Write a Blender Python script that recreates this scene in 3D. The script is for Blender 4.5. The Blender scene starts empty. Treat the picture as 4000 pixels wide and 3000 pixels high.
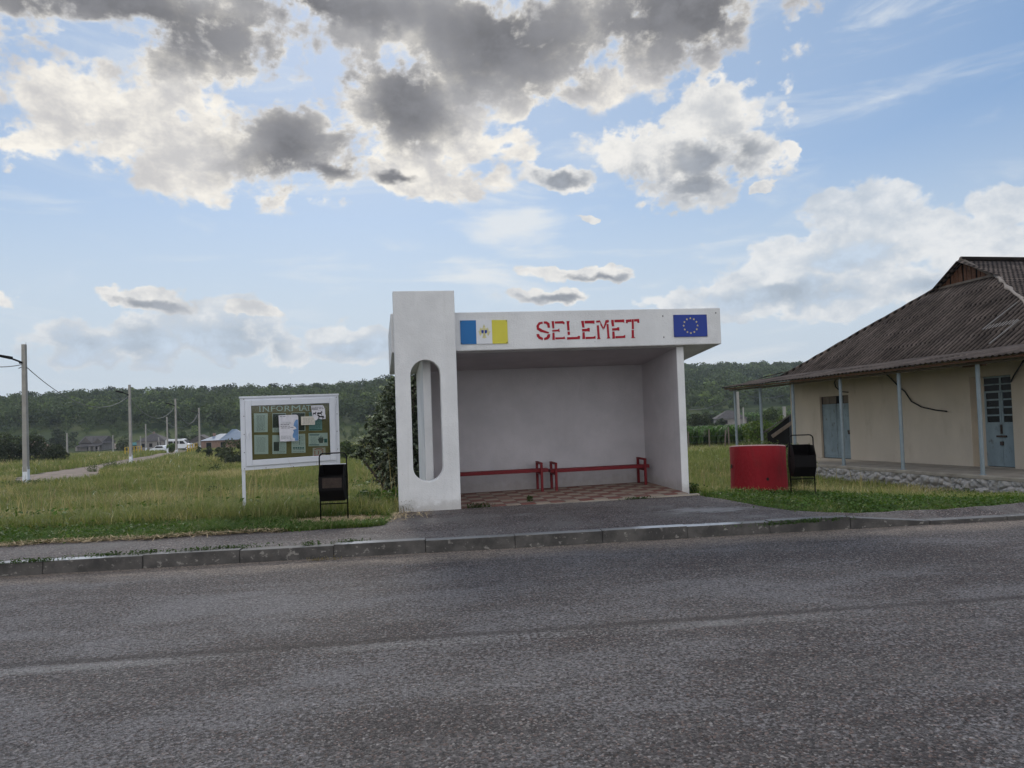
import bpy, bmesh, math, random
import numpy as np
from mathutils import Vector, Matrix
random.seed(7); RNG = np.random.default_rng(7)
SC = bpy.context.scene
COL = SC.collection
R = math.radians

# ------------------------------------------------------------------ camera
FPX, PITCH, ROLL = 2850.0, 0.0271, 0.0346          # focal length in photo pixels, tilt up, roll
cp, sp, cr, sr = math.cos(PITCH), math.sin(PITCH), math.cos(ROLL), math.sin(ROLL)
FWD = Vector((0, cp, sp)); UP0 = Vector((0, -sp, cp)); RT0 = Vector((1, 0, 0))
RT = cr * RT0 - sr * UP0; UP = sr * RT0 + cr * UP0
cam = bpy.data.cameras.new('camera'); cam_o = bpy.data.objects.new('camera', cam); COL.objects.link(cam_o)
cam.sensor_fit = 'HORIZONTAL'; cam.sensor_width = 36.0; cam.lens = 36.0 * FPX / 4000.0
cam.clip_start = 0.05; cam.clip_end = 12000
m = Matrix((RT, UP, -FWD)).transposed().to_4x4(); cam_o.matrix_world = m
SC.camera = cam_o
def ray(x, y): return (x - 2000) / FPX * RT - (y - 1500) / FPX * UP + FWD
def hit(x, y, P, n):                                # photo pixel -> point on a world plane
    d = ray(x, y); return d * (Vector(P).dot(n) / d.dot(n))
def at_dist(x, y, Y):
    d = ray(x, y); return d * (Y / d.y)

# ------------------------------------------------------------------ light
SUN_AZ, SUN_EL = R(-12), R(33)
SC.view_settings.view_transform = 'Standard'; SC.view_settings.look = 'None'
SC.view_settings.gamma = 1.0; SC.view_settings.exposure = 0.0
sun = bpy.data.lights.new('sun', 'SUN'); sun_o = bpy.data.objects.new('sun', sun); COL.objects.link(sun_o)
sun.energy = 1.5; sun.angle = R(14); sun.color = (1.0, 0.95, 0.87)
sd = Vector((math.sin(SUN_AZ) * math.cos(SUN_EL), math.cos(SUN_AZ) * math.cos(SUN_EL), math.sin(SUN_EL)))
sun_o.rotation_euler = sd.to_track_quat('Z', 'Y').to_euler()

# ------------------------------------------------------------------ node helper
class NT:
    def __init__(s, nt): s.nt = nt; s.N = nt.nodes; s.L = nt.links
    def put(s, sock, v):
        if v is None: return
        if isinstance(v, bpy.types.NodeSocket): s.L.new(v, sock)
        elif isinstance(v, (tuple, list)) and sock.type == 'RGBA' and len(v) == 3: sock.default_value = (*v, 1)
        else: sock.default_value = v
    def math(s, op, a, b=None, c=None, clamp=False):
        n = s.N.new('ShaderNodeMath'); n.operation = op; n.use_clamp = clamp
        for i, v in enumerate((a, b, c)): s.put(n.inputs[i], v)
        return n.outputs[0]
    def vmath(s, op, a, b=None, out=0):
        n = s.N.new('ShaderNodeVectorMath'); n.operation = op
        s.put(n.inputs[0], a); s.put(n.inputs[1], b); return n.outputs[out]
    def comb(s, x, y, z=0.0):
        n = s.N.new('ShaderNodeCombineXYZ')
        for i, v in enumerate((x, y, z)): s.put(n.inputs[i], v)
        return n.outputs[0]
    def sep(s, v):
        n = s.N.new('ShaderNodeSeparateXYZ'); s.put(n.inputs[0], v); return n.outputs
    def noise(s, vec, scale, detail=4, rough=.55, dist=0., color=False, lac=2.0):
        n = s.N.new('ShaderNodeTexNoise'); s.put(n.inputs['Vector'], vec)
        for k, v in (('Scale', scale), ('Detail', detail), ('Roughness', rough), ('Distortion', dist), ('Lacunarity', lac)): s.put(n.inputs[k], v)
        return n.outputs['Color' if color else 'Fac']
    def voro(s, vec, scale, feature='F1', out='Distance', rnd=1.0):
        n = s.N.new('ShaderNodeTexVoronoi'); n.feature = feature; s.put(n.inputs['Vector'], vec); s.put(n.inputs['Scale'], scale)
        s.put(n.inputs['Randomness'], rnd); return n.outputs[out]
    def map(s, v, a, b, c=0., d=1., smooth=True):
        n = s.N.new('ShaderNodeMapRange'); n.interpolation_type = 'SMOOTHSTEP' if smooth else 'LINEAR'
        for i, q in enumerate((v, a, b, c, d)): s.put(n.inputs[i], q)
        return n.outputs[0]
    def mix(s, f, a, b, mode='MIX'):
        n = s.N.new('ShaderNodeMix'); n.data_type = 'RGBA'; n.blend_type = mode
        s.put(n.inputs[0], f); s.put(n.inputs[6], a); s.put(n.inputs[7], b); return n.outputs[2]
    def mapping(s, vec, loc=(0, 0, 0), rot=(0, 0, 0), sc=(1, 1, 1), kind='POINT'):
        n = s.N.new('ShaderNodeMapping'); n.vector_type = kind; s.put(n.inputs[0], vec)
        n.inputs['Location'].default_value = loc; n.inputs['Rotation'].default_value = rot; n.inputs['Scale'].default_value = sc
        return n.outputs[0]

# ------------------------------------------------------------------ sky: Nishita + procedural clouds
W = bpy.data.worlds.new('World'); SC.world = W; W.use_nodes = True
g = NT(W.node_tree); g.N.clear()
out = g.N.new('ShaderNodeOutputWorld'); bg = g.N.new('ShaderNodeBackground'); g.L.new(bg.outputs[0], out.inputs[0])
SKY_S = 0.06; bg.inputs[1].default_value = SKY_S
tc = g.N.new('ShaderNodeTexCoord'); D = tc.outputs['Generated']
sky = g.N.new('ShaderNodeTexSky'); sky.sky_type = 'NISHITA'; sky.sun_disc = False
sky.sun_elevation = SUN_EL; sky.sun_rotation = SUN_AZ; sky.air_density = 1.0; sky.dust_density = 0.25; sky.ozone_density = 1.2
sx, sy, sz = g.sep(D)
az = g.math('ARCTAN2', sx, sy); el = g.math('ARCSINE', sz)
AE = g.comb(az, el, 0.0)
def pix(x, y):                                      # sketch coordinates (2212 px wide) -> azimuth, elevation
    d = ray(x * 1.8083, y * 1.8083).normalized()
    return math.atan2(d.x, d.y), math.asin(d.z)
def blobs(lst, vec, spread=1.5):
    acc = None
    for b in lst:
        cx, cy, rx, ry = b[:4]; rot = b[4] if len(b) > 4 else 0.
        a, e = pix(cx, cy); k = 1 / FPX * 1.8083
        ca = math.cos(a) ** 2
        v = g.mapping(vec, (a, e, 0), (0, 0, R(-rot) + ROLL * -1), (rx * k * ca * spread, ry * k * ca ** .5 * spread, 1), 'TEXTURE')
        n = g.N.new('ShaderNodeTexGradient'); n.gradient_type = 'SPHERICAL'; g.L.new(v, n.inputs[0])
        o = n.outputs['Fac']
        if acc is None: acc = o
        else:
            n2 = g.N.new('ShaderNodeMath'); n2.operation = 'SMOOTH_MAX'; g.L.new(acc, n2.inputs[0]); g.L.new(o, n2.inputs[1]); n2.inputs[2].default_value = .12
            acc = n2.outputs[0]
    return acc
NV = g.comb(az, g.math('MULTIPLY', el, 1.35), 0.37)
wn = g.noise(NV, 3.6, 4, .55, color=True)
warp = g.vmath('MULTIPLY', g.vmath('SUBTRACT', wn, (.5, .5, .5)), (.060, .040, 0.))
wn2 = g.noise(NV, 15.0, 4, .6, color=True)
warp2 = g.vmath('MULTIPLY', g.vmath('SUBTRACT', wn2, (.5, .5, .5)), (.070, .048, 0.))
VB = g.vmath('ADD', g.vmath('ADD', AE, warp), warp2)                       # warped coordinates for the cloud bodies
VN = g.vmath('ADD', NV, warp)
f1 = g.noise(VN, 8.0, 9, .64, .2)                   # billow
f2 = g.noise(g.vmath('ADD', VN, (3.1, 1.7, 0.)), 4.6, 5, .55)
f3 = g.noise(g.vmath('ADD', VN, (7.7, 4.1, 0.)), 24.0, 7, .62)
def puff(vec, scale):
    n = g.N.new('ShaderNodeTexVoronoi'); n.voronoi_dimensions = '2D'; n.feature = 'SMOOTH_F1'; g.put(n.inputs['Vector'], vec)
    for k, v in (('Scale', scale), ('Detail', 2.0), ('Roughness', .5), ('Lacunarity', 2.3), ('Smoothness', .35)): g.put(n.inputs[k], v)
    return g.math('SUBTRACT', .42, n.outputs['Distance'])
pf = puff(g.vmath('ADD', NV, g.vmath('MULTIPLY', warp, (.6, .6, 0.))), 17.0)
n1 = g.math('SUBTRACT', f1, .5); n2 = g.math('SUBTRACT', f2, .5); n3 = g.math('SUBTRACT', f3, .5)
FB = g.math('ADD', g.math('ADD', g.math('MULTIPLY', n1, 1.0), g.math('MULTIPLY', n2, .7)), g.math('ADD', g.math('MULTIPLY', pf, .20), g.math('MULTIPLY', n3, .50)))
c = 1 / SKY_S
def layer(base, body, dark, white, mid, grey, amp, soft, opac, dk_amp=1.15, spread=1.7, thr=.20, dkg=1.0):
    B0 = blobs(body, VB, spread)
    F = g.math('ADD', B0, g.math('MULTIPLY', g.math('MULTIPLY', FB, amp), g.map(B0, 0.0, .25)))
    d = g.math('SUBTRACT', F, thr)
    a = g.math('MULTIPLY', g.map(d, -.02, soft), opac)
    D0 = blobs(dark, VB, 1.8)
    Dk = g.math('ADD', D0, g.math('MULTIPLY', g.math('MULTIPLY', g.math('ADD', g.math('ADD', g.math('MULTIPLY', n2, .6), g.math('MULTIPLY', n1, .8)), g.math('MULTIPLY', n3, .30)), dk_amp), g.map(D0, 0.0, .3)))
    Dk = g.math('MULTIPLY', Dk, dkg)
    dk = g.math('MULTIPLY', g.map(Dk, -.02, .92), g.map(d, .06, .48))
    lit = g.math('ADD', g.math('MULTIPLY', d, .16), g.math('ADD', g.math('MULTIPLY', n3, 1.25), g.math('ADD', g.math('MULTIPLY', n1, 1.25), g.math('MULTIPLY', pf, -.25))))
    lit = g.math('ADD', lit, g.math('MULTIPLY', D0, .40))
    body_c = g.mix(g.map(lit, -.14, .55), [q * c for q in white], [q * c for q in mid])
    gcol = g.mix(g.map(g.math('ADD', n1, g.math('MULTIPLY', n3, .6)), -.22, .22), [q * c * .86 for q in grey], [q * c * 1.45 for q in grey])
    colr = g.mix(dk, body_c, gcol)
    return g.mix(a, base, colr)
hs = g.N.new('ShaderNodeHueSaturation'); hs.inputs['Saturation'].default_value = 1.0; hs.inputs['Value'].default_value = 1.7
g.L.new(sky.outputs[0], hs.inputs['Color'])
# damp summer air: the blue pales towards the horizon and towards the veiled sun
toward = g.map(g.vmath('DOT_PRODUCT', D, tuple(sd), 1), .55, 1.0)
pale = g.math('MAXIMUM', g.map(el, .42, .05, 0., .92), g.math('MULTIPLY', toward, .42))
base = g.mix(pale, g.mix(.35, hs.outputs[0], [.15 * c, .36 * c, .74 * c]), [.60 * c, .685 * c, .775 * c])
# thin veil and wisps
wis = g.noise(g.mapping(VN, (0, 0, 0), (0, 0, R(25)), (1.2, 4.2, 1)), 3.2, 8, .6, .8)
veil = g.map(wis, .46, .78, 0., .28)
wb = blobs([(1080, 495, 110, 75), (1010, 585, 150, 42, 15), (1120, 470, 60, 50)], VB)
wa = g.map(g.math('ADD', wb, g.math('MULTIPLY', g.math('SUBTRACT', wis, .5), 2.4)), .0, .85, 0., .85)
base = g.mix(g.math('MAXIMUM', g.math('MULTIPLY', veil, .6), wa), base, [.80 * c, .83 * c, .85 * c])
# far cumulus towers low over the hills
base = layer(base,
    [(170, 745, 110, 50), (320, 735, 85, 50), (470, 715, 130, 55), (600, 750, 60, 35), (770, 745, 95, 38), (1720, 570, 190, 60),
     (1950, 500, 200, 75, 12), (2120, 545, 180, 70), (1650, 625, 160, 45), (1930, 620, 240, 50), (2160, 450, 110, 40, 20), (1440, 650, 60, 22)],
    [(170, 765, 95, 40), (320, 755, 75, 42), (480, 745, 110, 45), (770, 755, 70, 22), (1690, 632, 130, 20), (2050, 608, 120, 20), (1860, 560, 90, 20)],
    (.88, .88, .87), (.56, .61, .67), (.42, .49, .575), 1.35, .18, .84, thr=.16, dkg=1.45)
# the middle cumulus
base = layer(base,
    [(1540, 255, 120, 60), (1400, 325, 125, 46), (1215, 385, 66, 26), (1510, 395, 95, 46), (1610, 330, 100, 46), (1695, 312, 28, 20), (1650, 397, 26, 11),
     (1275, 470, 15, 7), (1265, 590, 95, 17), (1188, 640, 60, 17), (1500, 335, 150, 50), (340, 656, 78, 22), (550, 674, 48, 12), (20, 655, 50, 14)],
    [(1550, 345, 90, 50), (1215, 387, 42, 16), (1375, 388, 38, 22), (1490, 400, 70, 26), (1290, 604, 70, 12), (1190, 648, 55, 11), (350, 666, 60, 11)],
    (.92, .90, .86), (.60, .615, .635), (.29, .31, .345), 1.35, .17, .97, thr=.13, dkg=1.5)
# the big backlit bank overhead
base = layer(base,
    [(330, 6, 640, 125), (60, 10, 240, 95), (720, 14, 260, 46), (130, 205, 235, 66, -22), (40, 300, 120, 45, -22), (590, 270, 260, 120, -10), (860, 215, 210, 150), (1040, 80, 310, 110),
     (1480, 30, 275, 95), (850, 375, 210, 50), (1060, 322, 90, 38), (440, 310, 130, 60, -30), (1120, 235, 55, 20, -20), (420, 130, 220, 75, -15), (1190, 120, 140, 70), (310, 260, 120, 60, -25)],
    [(200, 2, 640, 84), (700, 12, 260, 44), (1090, 80, 190, 90), (1490, 30, 240, 75), (620, 300, 115, 75, -10), (880, 215, 105, 85), (640, 140, 230, 36, 6), (700, 365, 80, 24), (850, 390, 40, 8)],
    (1.0, .955, .87), (.62, .61, .61), (.175, .177, .19), 2.1, .30, 1.0, thr=.15)
# unseen bright cloud added behind the camera as fill light for the shelter front
back = g.map(sy, .05, -.35)
bc = g.math('MULTIPLY', g.map(g.math('ADD', f2, g.math('MULTIPLY', n1, .5)), .40, .62), back)
base = g.mix(bc, base, [2.1 * c, 2.06 * c, 2.0 * c])
g.L.new(base, bg.inputs[0])
W.cycles.sampling_method = 'MANUAL'; W.cycles.sample_map_resolution = 512

# ------------------------------------------------------------------ materials
def mat(name, col, rough=.8, vary=.12, scale=4., col2=None, cover=.5, soft=.12, scale2=9., bump=0., bscale=40., spec=.35, metal=0., detail=6, attr=False, stretch=(1, 1, 1)):
    m = bpy.data.materials.new(name); m.use_nodes = True; g = NT(m.node_tree)
    b = g.N['Principled BSDF']
    v = g.N.new('ShaderNodeTexCoord').outputs['Object']
    if stretch != (1, 1, 1): v = g.mapping(v, sc=stretch)
    n = g.noise(v, scale, detail, .6)
    k = g.map(n, .25, .75, 1 - vary, 1 + vary, False)
    if attr:
        a = g.N.new('ShaderNodeAttribute'); a.attribute_name = 'tint'; base = a.outputs['Color']
    else: base = None
    if base is None:
        rgb = g.N.new('ShaderNodeRGB'); rgb.outputs[0].default_value = (*col, 1); base = rgb.outputs[0]
    c = g.vmath('MULTIPLY', base, g.comb(k, k, k))
    if col2 is not None:
        n2 = g.noise(v, scale2, 8, .62, .2)
        c = g.mix(g.map(n2, 1 - cover - soft, 1 - cover + soft), c, col2)
    g.put(b.inputs['Base Color'], c)
    b.inputs['Roughness'].default_value = rough; b.inputs['Metallic'].default_value = metal
    b.inputs['Specular IOR Level'].default_value = spec
    if bump:
        bn = g.N.new('ShaderNodeBump'); bn.inputs['Strength'].default_value = min(1, bump * 4); bn.inputs['Distance'].default_value = .02 * bump / .25
        g.put(bn.inputs['Height'], g.noise(v, bscale, 5, .6)); g.L.new(bn.outputs[0], b.inputs['Normal'])
    return m
def leafmat(name, trans=.35, rough=.55):
    m = bpy.data.materials.new(name); m.use_nodes = True; g = NT(m.node_tree)
    b = g.N['Principled BSDF']; o = g.N['Material Output']
    a = g.N.new('ShaderNodeAttribute'); a.attribute_name = 'tint'
    g.L.new(a.outputs['Color'], b.inputs['Base Color']); b.inputs['Roughness'].default_value = rough; b.inputs['Specular IOR Level'].default_value = .25
    t = g.N.new('ShaderNodeBsdfTranslucent'); g.L.new(g.vmath('MULTIPLY', a.outputs['Color'], (1.25, 1.3, .7)), t.inputs[0])
    x = g.N.new('ShaderNodeMixShader'); x.inputs[0].default_value = trans
    g.L.new(b.outputs[0], x.inputs[1]); g.L.new(t.outputs[0], x.inputs[2]); g.L.new(x.outputs[0], o.inputs[0])
    return m
M = {}
def plastermat(name, col, dirt):
    """limewashed cement: rain streaks run down it, patches of repair, mud splashed up from the footway"""
    m = bpy.data.materials.new(name); m.use_nodes = True; g = NT(m.node_tree); b = g.N['Principled BSDF']
    v = g.N.new('ShaderNodeTexCoord').outputs['Object']; x, y, z = g.sep(v)
    n = g.noise(v, 2.0, 7, .62); k = g.map(n, .3, .7, .90, 1.08, False); rgb = g.N.new('ShaderNodeRGB'); rgb.outputs[0].default_value = (*col, 1)
    c = g.vmath('MULTIPLY', rgb.outputs[0], g.comb(k, k, k))
    st = g.noise(g.mapping(v, sc=(7., 7., .35)), 1.6, 6, .6); c = g.mix(g.map(st, .54, .80, 0, .26), c, dirt)
    pt = g.noise(g.vmath('ADD', v, (4.3, 1.7, 2.2)), .9, 3, .5, .6); c = g.mix(g.map(pt, .56, .60, 0, .22), c, [q * .82 for q in col])
    sp = g.map(g.math('ADD', z, g.math('MULTIPLY', g.math('SUBTRACT', g.noise(v, 6, 6, .7), .5), .45)), .02, .20, .40, 0); c = g.mix(sp, c, (.26, .225, .185))
    ch = g.noise(v, 24, 4, .6); c = g.mix(g.map(ch, .70, .73, 0, .6), c, (.33, .31, .29))
    g.put(b.inputs['Base Color'], c); b.inputs['Roughness'].default_value = .88; b.inputs['Specular IOR Level'].default_value = .25
    bn = g.N.new('ShaderNodeBump'); bn.inputs['Strength'].default_value = .7; bn.inputs['Distance'].default_value = .012
    g.put(bn.inputs['Height'], g.math('ADD', g.noise(v, 48, 5, .62), g.math('MULTIPLY', g.noise(v, 5, 3), 1.2))); g.L.new(bn.outputs[0], b.inputs['Normal']); return m
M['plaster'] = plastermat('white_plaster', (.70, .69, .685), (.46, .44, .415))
M['plaster_shaded'] = plastermat('shaded_inner_plaster', (.45, .425, .44), (.34, .32, .32))  # same plaster darkened: the interior shade is put into the colour
M['red_paint'] = mat('red_paint', (.15, .008, .012), .65, .2, 12, (.10, .010, .012), .3, .15, 22)
M['red_letters'] = mat('red_letter_paint', (.34, .010, .022), .75, .18, 30, (.30, .02, .03), .3, .1, 40)
M['flag_blue'] = mat('flag_blue', (.008, .13, .36), .35, .05, 3)
M['flag_white'] = mat('flag_white', (.66, .66, .68), .35, .05, 3)
M['flag_yellow'] = mat('flag_yellow', (.60, .53, .055), .35, .05, 3)
M['eu_blue'] = mat('deep_blue', (.010, .035, .25), .35, .06, 3)
M['gold'] = mat('pale_gold', (.60, .52, .22), .45, .05, 3)
M['olive_gold'] = mat('olive_gold', (.58, .53, .27), .5, .2, 30)
M['bolt'] = mat('dark_bolt', (.05, .045, .045), .5, .1, 30)
M['steel_white'] = mat('white_powder_coat', (.66, .67, .72), .45, .05, 5, (.45, .45, .47), .12, .08, 7)
M['black_metal'] = mat('black_painted_metal', (.006, .005, .0055), .6, .2, 12, (.030, .018, .014), .25, .1, 18, spec=.10)
M['cork'] = mat('olive_backing', (.24, .19, .075), .85, .14, 3, (.13, .10, .035), .35, .2, 5)
M['paper'] = mat('weathered_paper', (.62, .68, .64), .8, .10, 4, (.50, .57, .53), .3, .2, 6)
M['paper_white'] = mat('creased_white_paper', (.66, .64, .68), .8, .10, 6, (.50, .49, .53), .4, .2, 9, bump=.3, bscale=9)
M['paper_cream'] = mat('cream_card', (.60, .55, .48), .8, .06, 6)
M['paper_teal'] = mat('teal_print', (.20, .36, .36), .7, .2, 8)
M['print_dark'] = mat('dark_print', (.035, .045, .042), .6, .35, 14, (.16, .19, .17), .22, .12, 10)
M['ink'] = mat('grey_ink', (.09, .115, .11), .8, .15, 20)
M['ink_black'] = mat('black_ink', (.025, .025, .03), .8, .1, 20)
M['ink_teal'] = mat('teal_ink', (.05, .16, .16), .8, .1, 20)
M['ink_blue'] = mat('blue_print', (.12, .23, .42), .7, .25, 9)
M['ink_red'] = mat('red_print', (.42, .07, .035), .7, .1, 20)
M['info'] = mat('pale_green_letters', (.58, .68, .62), .7, .1, 20)
M['tilered'] = None
M['render_wall'] = mat('cream_render', (.50, .425, .335), .9, .10, 1.1, (.39, .32, .245), .34, .16, 1.5, bump=.12, bscale=45, stretch=(1, 1, .45))
M['blue_door'] = mat('faded_blue_door_paint', (.215, .265, .28), .6, .22, 3, (.10, .105, .10), .36, .10, 7, stretch=(1, 1, .5))
M['blue_post'] = mat('peeling_blue_pipe', (.225, .265, .285), .5, .12, 6, (.085, .07, .065), .26, .04, 7)
M['rust'] = mat('rusty_iron', (.055, .038, .03), .8, .3, 20)
M['old_wood'] = mat('weathered_board', (.15, .12, .095), .85, .3, 10, stretch=(1, 1, .15))
M['brown_wood'] = mat('brown_board', (.12, .055, .03), .85, .35, 9, (.04, .02, .012), .35, .1, 12)
M['pale_wood'] = mat('pale_batten', (.17, .155, .145), .7, .25, 9)
M['glass_dark'] = mat('dark_window_glass', (.010, .010, .011), .25, .2, 3, spec=.25)
M['void'] = mat('unlit_opening', (.006, .006, .006), .9, .1, 3)
M['cement'] = mat('worn_cement', (.33, .285, .23), .9, .15, 3, (.20, .165, .13), .4, .2, 2.2, bump=.12, bscale=30)
M['rubble'] = mat('rubble_stone', (.40, .37, .345), .9, .18, 7, (.22, .20, .18), .35, .15, 5, bump=.35, bscale=35)
def sheetmat(name, crest, valley, spots, cover):
    """corrugated fibre cement: dirt and moss gathered in the valleys of the sheet, pale lichen on the crests"""
    m = bpy.data.materials.new(name); m.use_nodes = True; g = NT(m.node_tree); b = g.N['Principled BSDF']
    v = g.N.new('ShaderNodeTexCoord').outputs['Object']; x, y, z = g.sep(v)
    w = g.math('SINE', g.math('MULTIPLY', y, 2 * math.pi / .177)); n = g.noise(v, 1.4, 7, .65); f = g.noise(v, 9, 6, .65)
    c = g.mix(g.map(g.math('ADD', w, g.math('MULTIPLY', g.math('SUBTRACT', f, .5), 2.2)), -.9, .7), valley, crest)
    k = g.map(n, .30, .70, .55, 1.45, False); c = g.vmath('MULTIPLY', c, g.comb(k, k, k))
    st = g.noise(g.mapping(v, sc=(.25, 2.2, .25)), 2.2, 6, .65); k2 = g.map(st, .32, .68, .62, 1.35, False); c = g.vmath('MULTIPLY', c, g.comb(k2, k2, k2))
    c = g.mix(g.map(f, 1 - cover - .05, 1 - cover + .05, 0, .8), c, spots)
    g.put(b.inputs['Base Color'], c); b.inputs['Roughness'].default_value = .93; b.inputs['Specular IOR Level'].default_value = .15
    bn = g.N.new('ShaderNodeBump'); bn.inputs['Distance'].default_value = .01; g.put(bn.inputs['Height'], g.noise(v, 30, 5, .65)); g.L.new(bn.outputs[0], b.inputs['Normal']); return m
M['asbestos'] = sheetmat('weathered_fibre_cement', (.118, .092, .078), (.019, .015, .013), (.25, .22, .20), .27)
M['asbestos_edge'] = sheetmat('lichened_fibre_cement', (.105, .083, .072), (.026, .020, .017), (.20, .175, .16), .27)
M['mortar'] = mat('hip_mortar', (.27, .23, .20), .9, .3, 6)
M['concrete'] = mat('pole_concrete', (.33, .31, .285), .9, .15, 3, (.21, .195, .18), .3, .15, 2.2, bump=.15, bscale=30)
M['whitewash'] = mat('whitewash', (.74, .75, .78), .9, .1, 5, (.45, .44, .43), .2, .08, 6)
M['cable'] = mat('grey_cable', (.11, .115, .12), .6, .1, 5)
M['black_cable'] = mat('black_cable', (.012, .012, .013), .6, .1, 5)
M['van_white'] = mat('white_car_paint', (.75, .76, .78), .25, .03, 2, spec=.5)
M['tyre'] = mat('tyre_rubber', (.02, .02, .02), .9, .1, 9)
M['lamp_red'] = mat('red_lens', (.4, .02, .02), .3, .05, 9)
M['yellow_rail'] = mat('yellow_rail_paint', (.55, .36, .03), .5, .15, 6)
M['slate'] = mat('old_grey_roof', (.095, .085, .08), .9, .3, 2, (.21, .19, .18), .3, .1, 3)
M['tin_blue'] = mat('blue_grey_tin', (.19, .235, .30), .45, .15, 2, (.18, .22, .28), .3, .1, 1.5, spec=.5)
M['terracotta'] = mat('faded_terracotta', (.34, .23, .19), .9, .2, 2)
M['teal_tin'] = mat('teal_tin', (.04, .17, .17), .6, .1, 2)
M['brickwall'] = mat('dull_brick', (.25, .165, .13), .9, .2, 3)
M['greywall'] = mat('dull_grey_wall', (.24, .22, .205), .9, .2, 2)
M['bark'] = mat('bark', (.075, .06, .048), .95, .3, 9, bump=.4, bscale=20)
M['leaf'] = leafmat('leaves'); M['grassm'] = leafmat('grass_blades', .30, .6); M['farleaf'] = leafmat('woodland_leaves', .22, .8)
M['straw'] = mat('dry_straw', (.40, .30, .15), .9, .3, 10, attr=True)
M['redring'] = mat('red_painted_concrete', (.215, .0105, .016), .85, .25, 3, (.125, .016, .016), .38, .16, 3.2, bump=.25, bscale=22, spec=.2, stretch=(1, 1, .4))
M['rim'] = mat('skylit_pink_rim', (.50, .30, .30), .8, .2, 10)  # top edge of the red ring paled: skylight put into the colour

def glassmat():
    m = bpy.data.materials.new('window_pane_glass'); m.use_nodes = True; g = NT(m.node_tree); g.N.clear()
    o = g.N.new('ShaderNodeOutputMaterial'); t = g.N.new('ShaderNodeBsdfTransparent'); s = g.N.new('ShaderNodeBsdfGlossy'); s.inputs['Roughness'].default_value = .06
    t.inputs[0].default_value = (.93, .965, .95, 1)
    f = g.N.new('ShaderNodeFresnel'); f.inputs[0].default_value = 1.5; x = g.N.new('ShaderNodeMixShader')
    g.L.new(f.outputs[0], x.inputs[0]); g.L.new(t.outputs[0], x.inputs[1]); g.L.new(s.outputs[0], x.inputs[2]); g.L.new(x.outputs[0], o.inputs[0]); return m
M['pane'] = glassmat()

def tilemat():
    m = bpy.data.materials.new('red_and_cream_paving_tiles'); m.use_nodes = True; g = NT(m.node_tree); b = g.N['Principled BSDF']
    v = g.N.new('ShaderNodeTexCoord').outputs['Object']; T = .225
    x, y, z = g.sep(v)
    i = g.math('FLOOR', g.math('DIVIDE', x, T)); j = g.math('FLOOR', g.math('DIVIDE', y, T))
    par = g.math('ABSOLUTE', g.math('MODULO', g.math('ADD', i, j), 2.0))
    w = g.N.new('ShaderNodeTexWhiteNoise'); g.put(w.inputs['Vector'], g.comb(i, j, 0)); rnd = w.outputs['Value']
    fx = g.math('ABSOLUTE', g.math('SUBTRACT', g.math('FRACT', g.math('DIVIDE', x, T)), .5)); fy = g.math('ABSOLUTE', g.math('SUBTRACT', g.math('FRACT', g.math('DIVIDE', y, T)), .5))
    joint = g.map(g.math('MAXIMUM', fx, fy), .47, .492)
    c = g.mix(g.map(par, .4, .6, 0, 1), (.165, .066, .053), (.275, .215, .17))
    c = g.mix(g.map(rnd, .80, .81, 0, .6), c, (.28, .17, .13))
    c = g.mix(g.map(g.noise(v, 5, 8, .65), .45, .72, 0, .8), c, (.20, .16, .13))
    c = g.mix(g.map(g.noise(v, 1.4, 5, .6), .50, .70, 0, .5), c, (.17, .13, .10))
    c = g.mix(joint, c, (.11, .095, .075))
    g.put(b.inputs['Base Color'], c); b.inputs['Roughness'].default_value = .85; b.inputs['Specular IOR Level'].default_value = .25
    bn = g.N.new('ShaderNodeBump'); bn.inputs['Distance'].default_value = .006; g.put(bn.inputs['Height'], g.math('SUBTRACT', g.noise(v, 30, 4), joint)); g.L.new(bn.outputs[0], b.inputs['Normal'])
    return m
M['tiles'] = tilemat()

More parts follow.
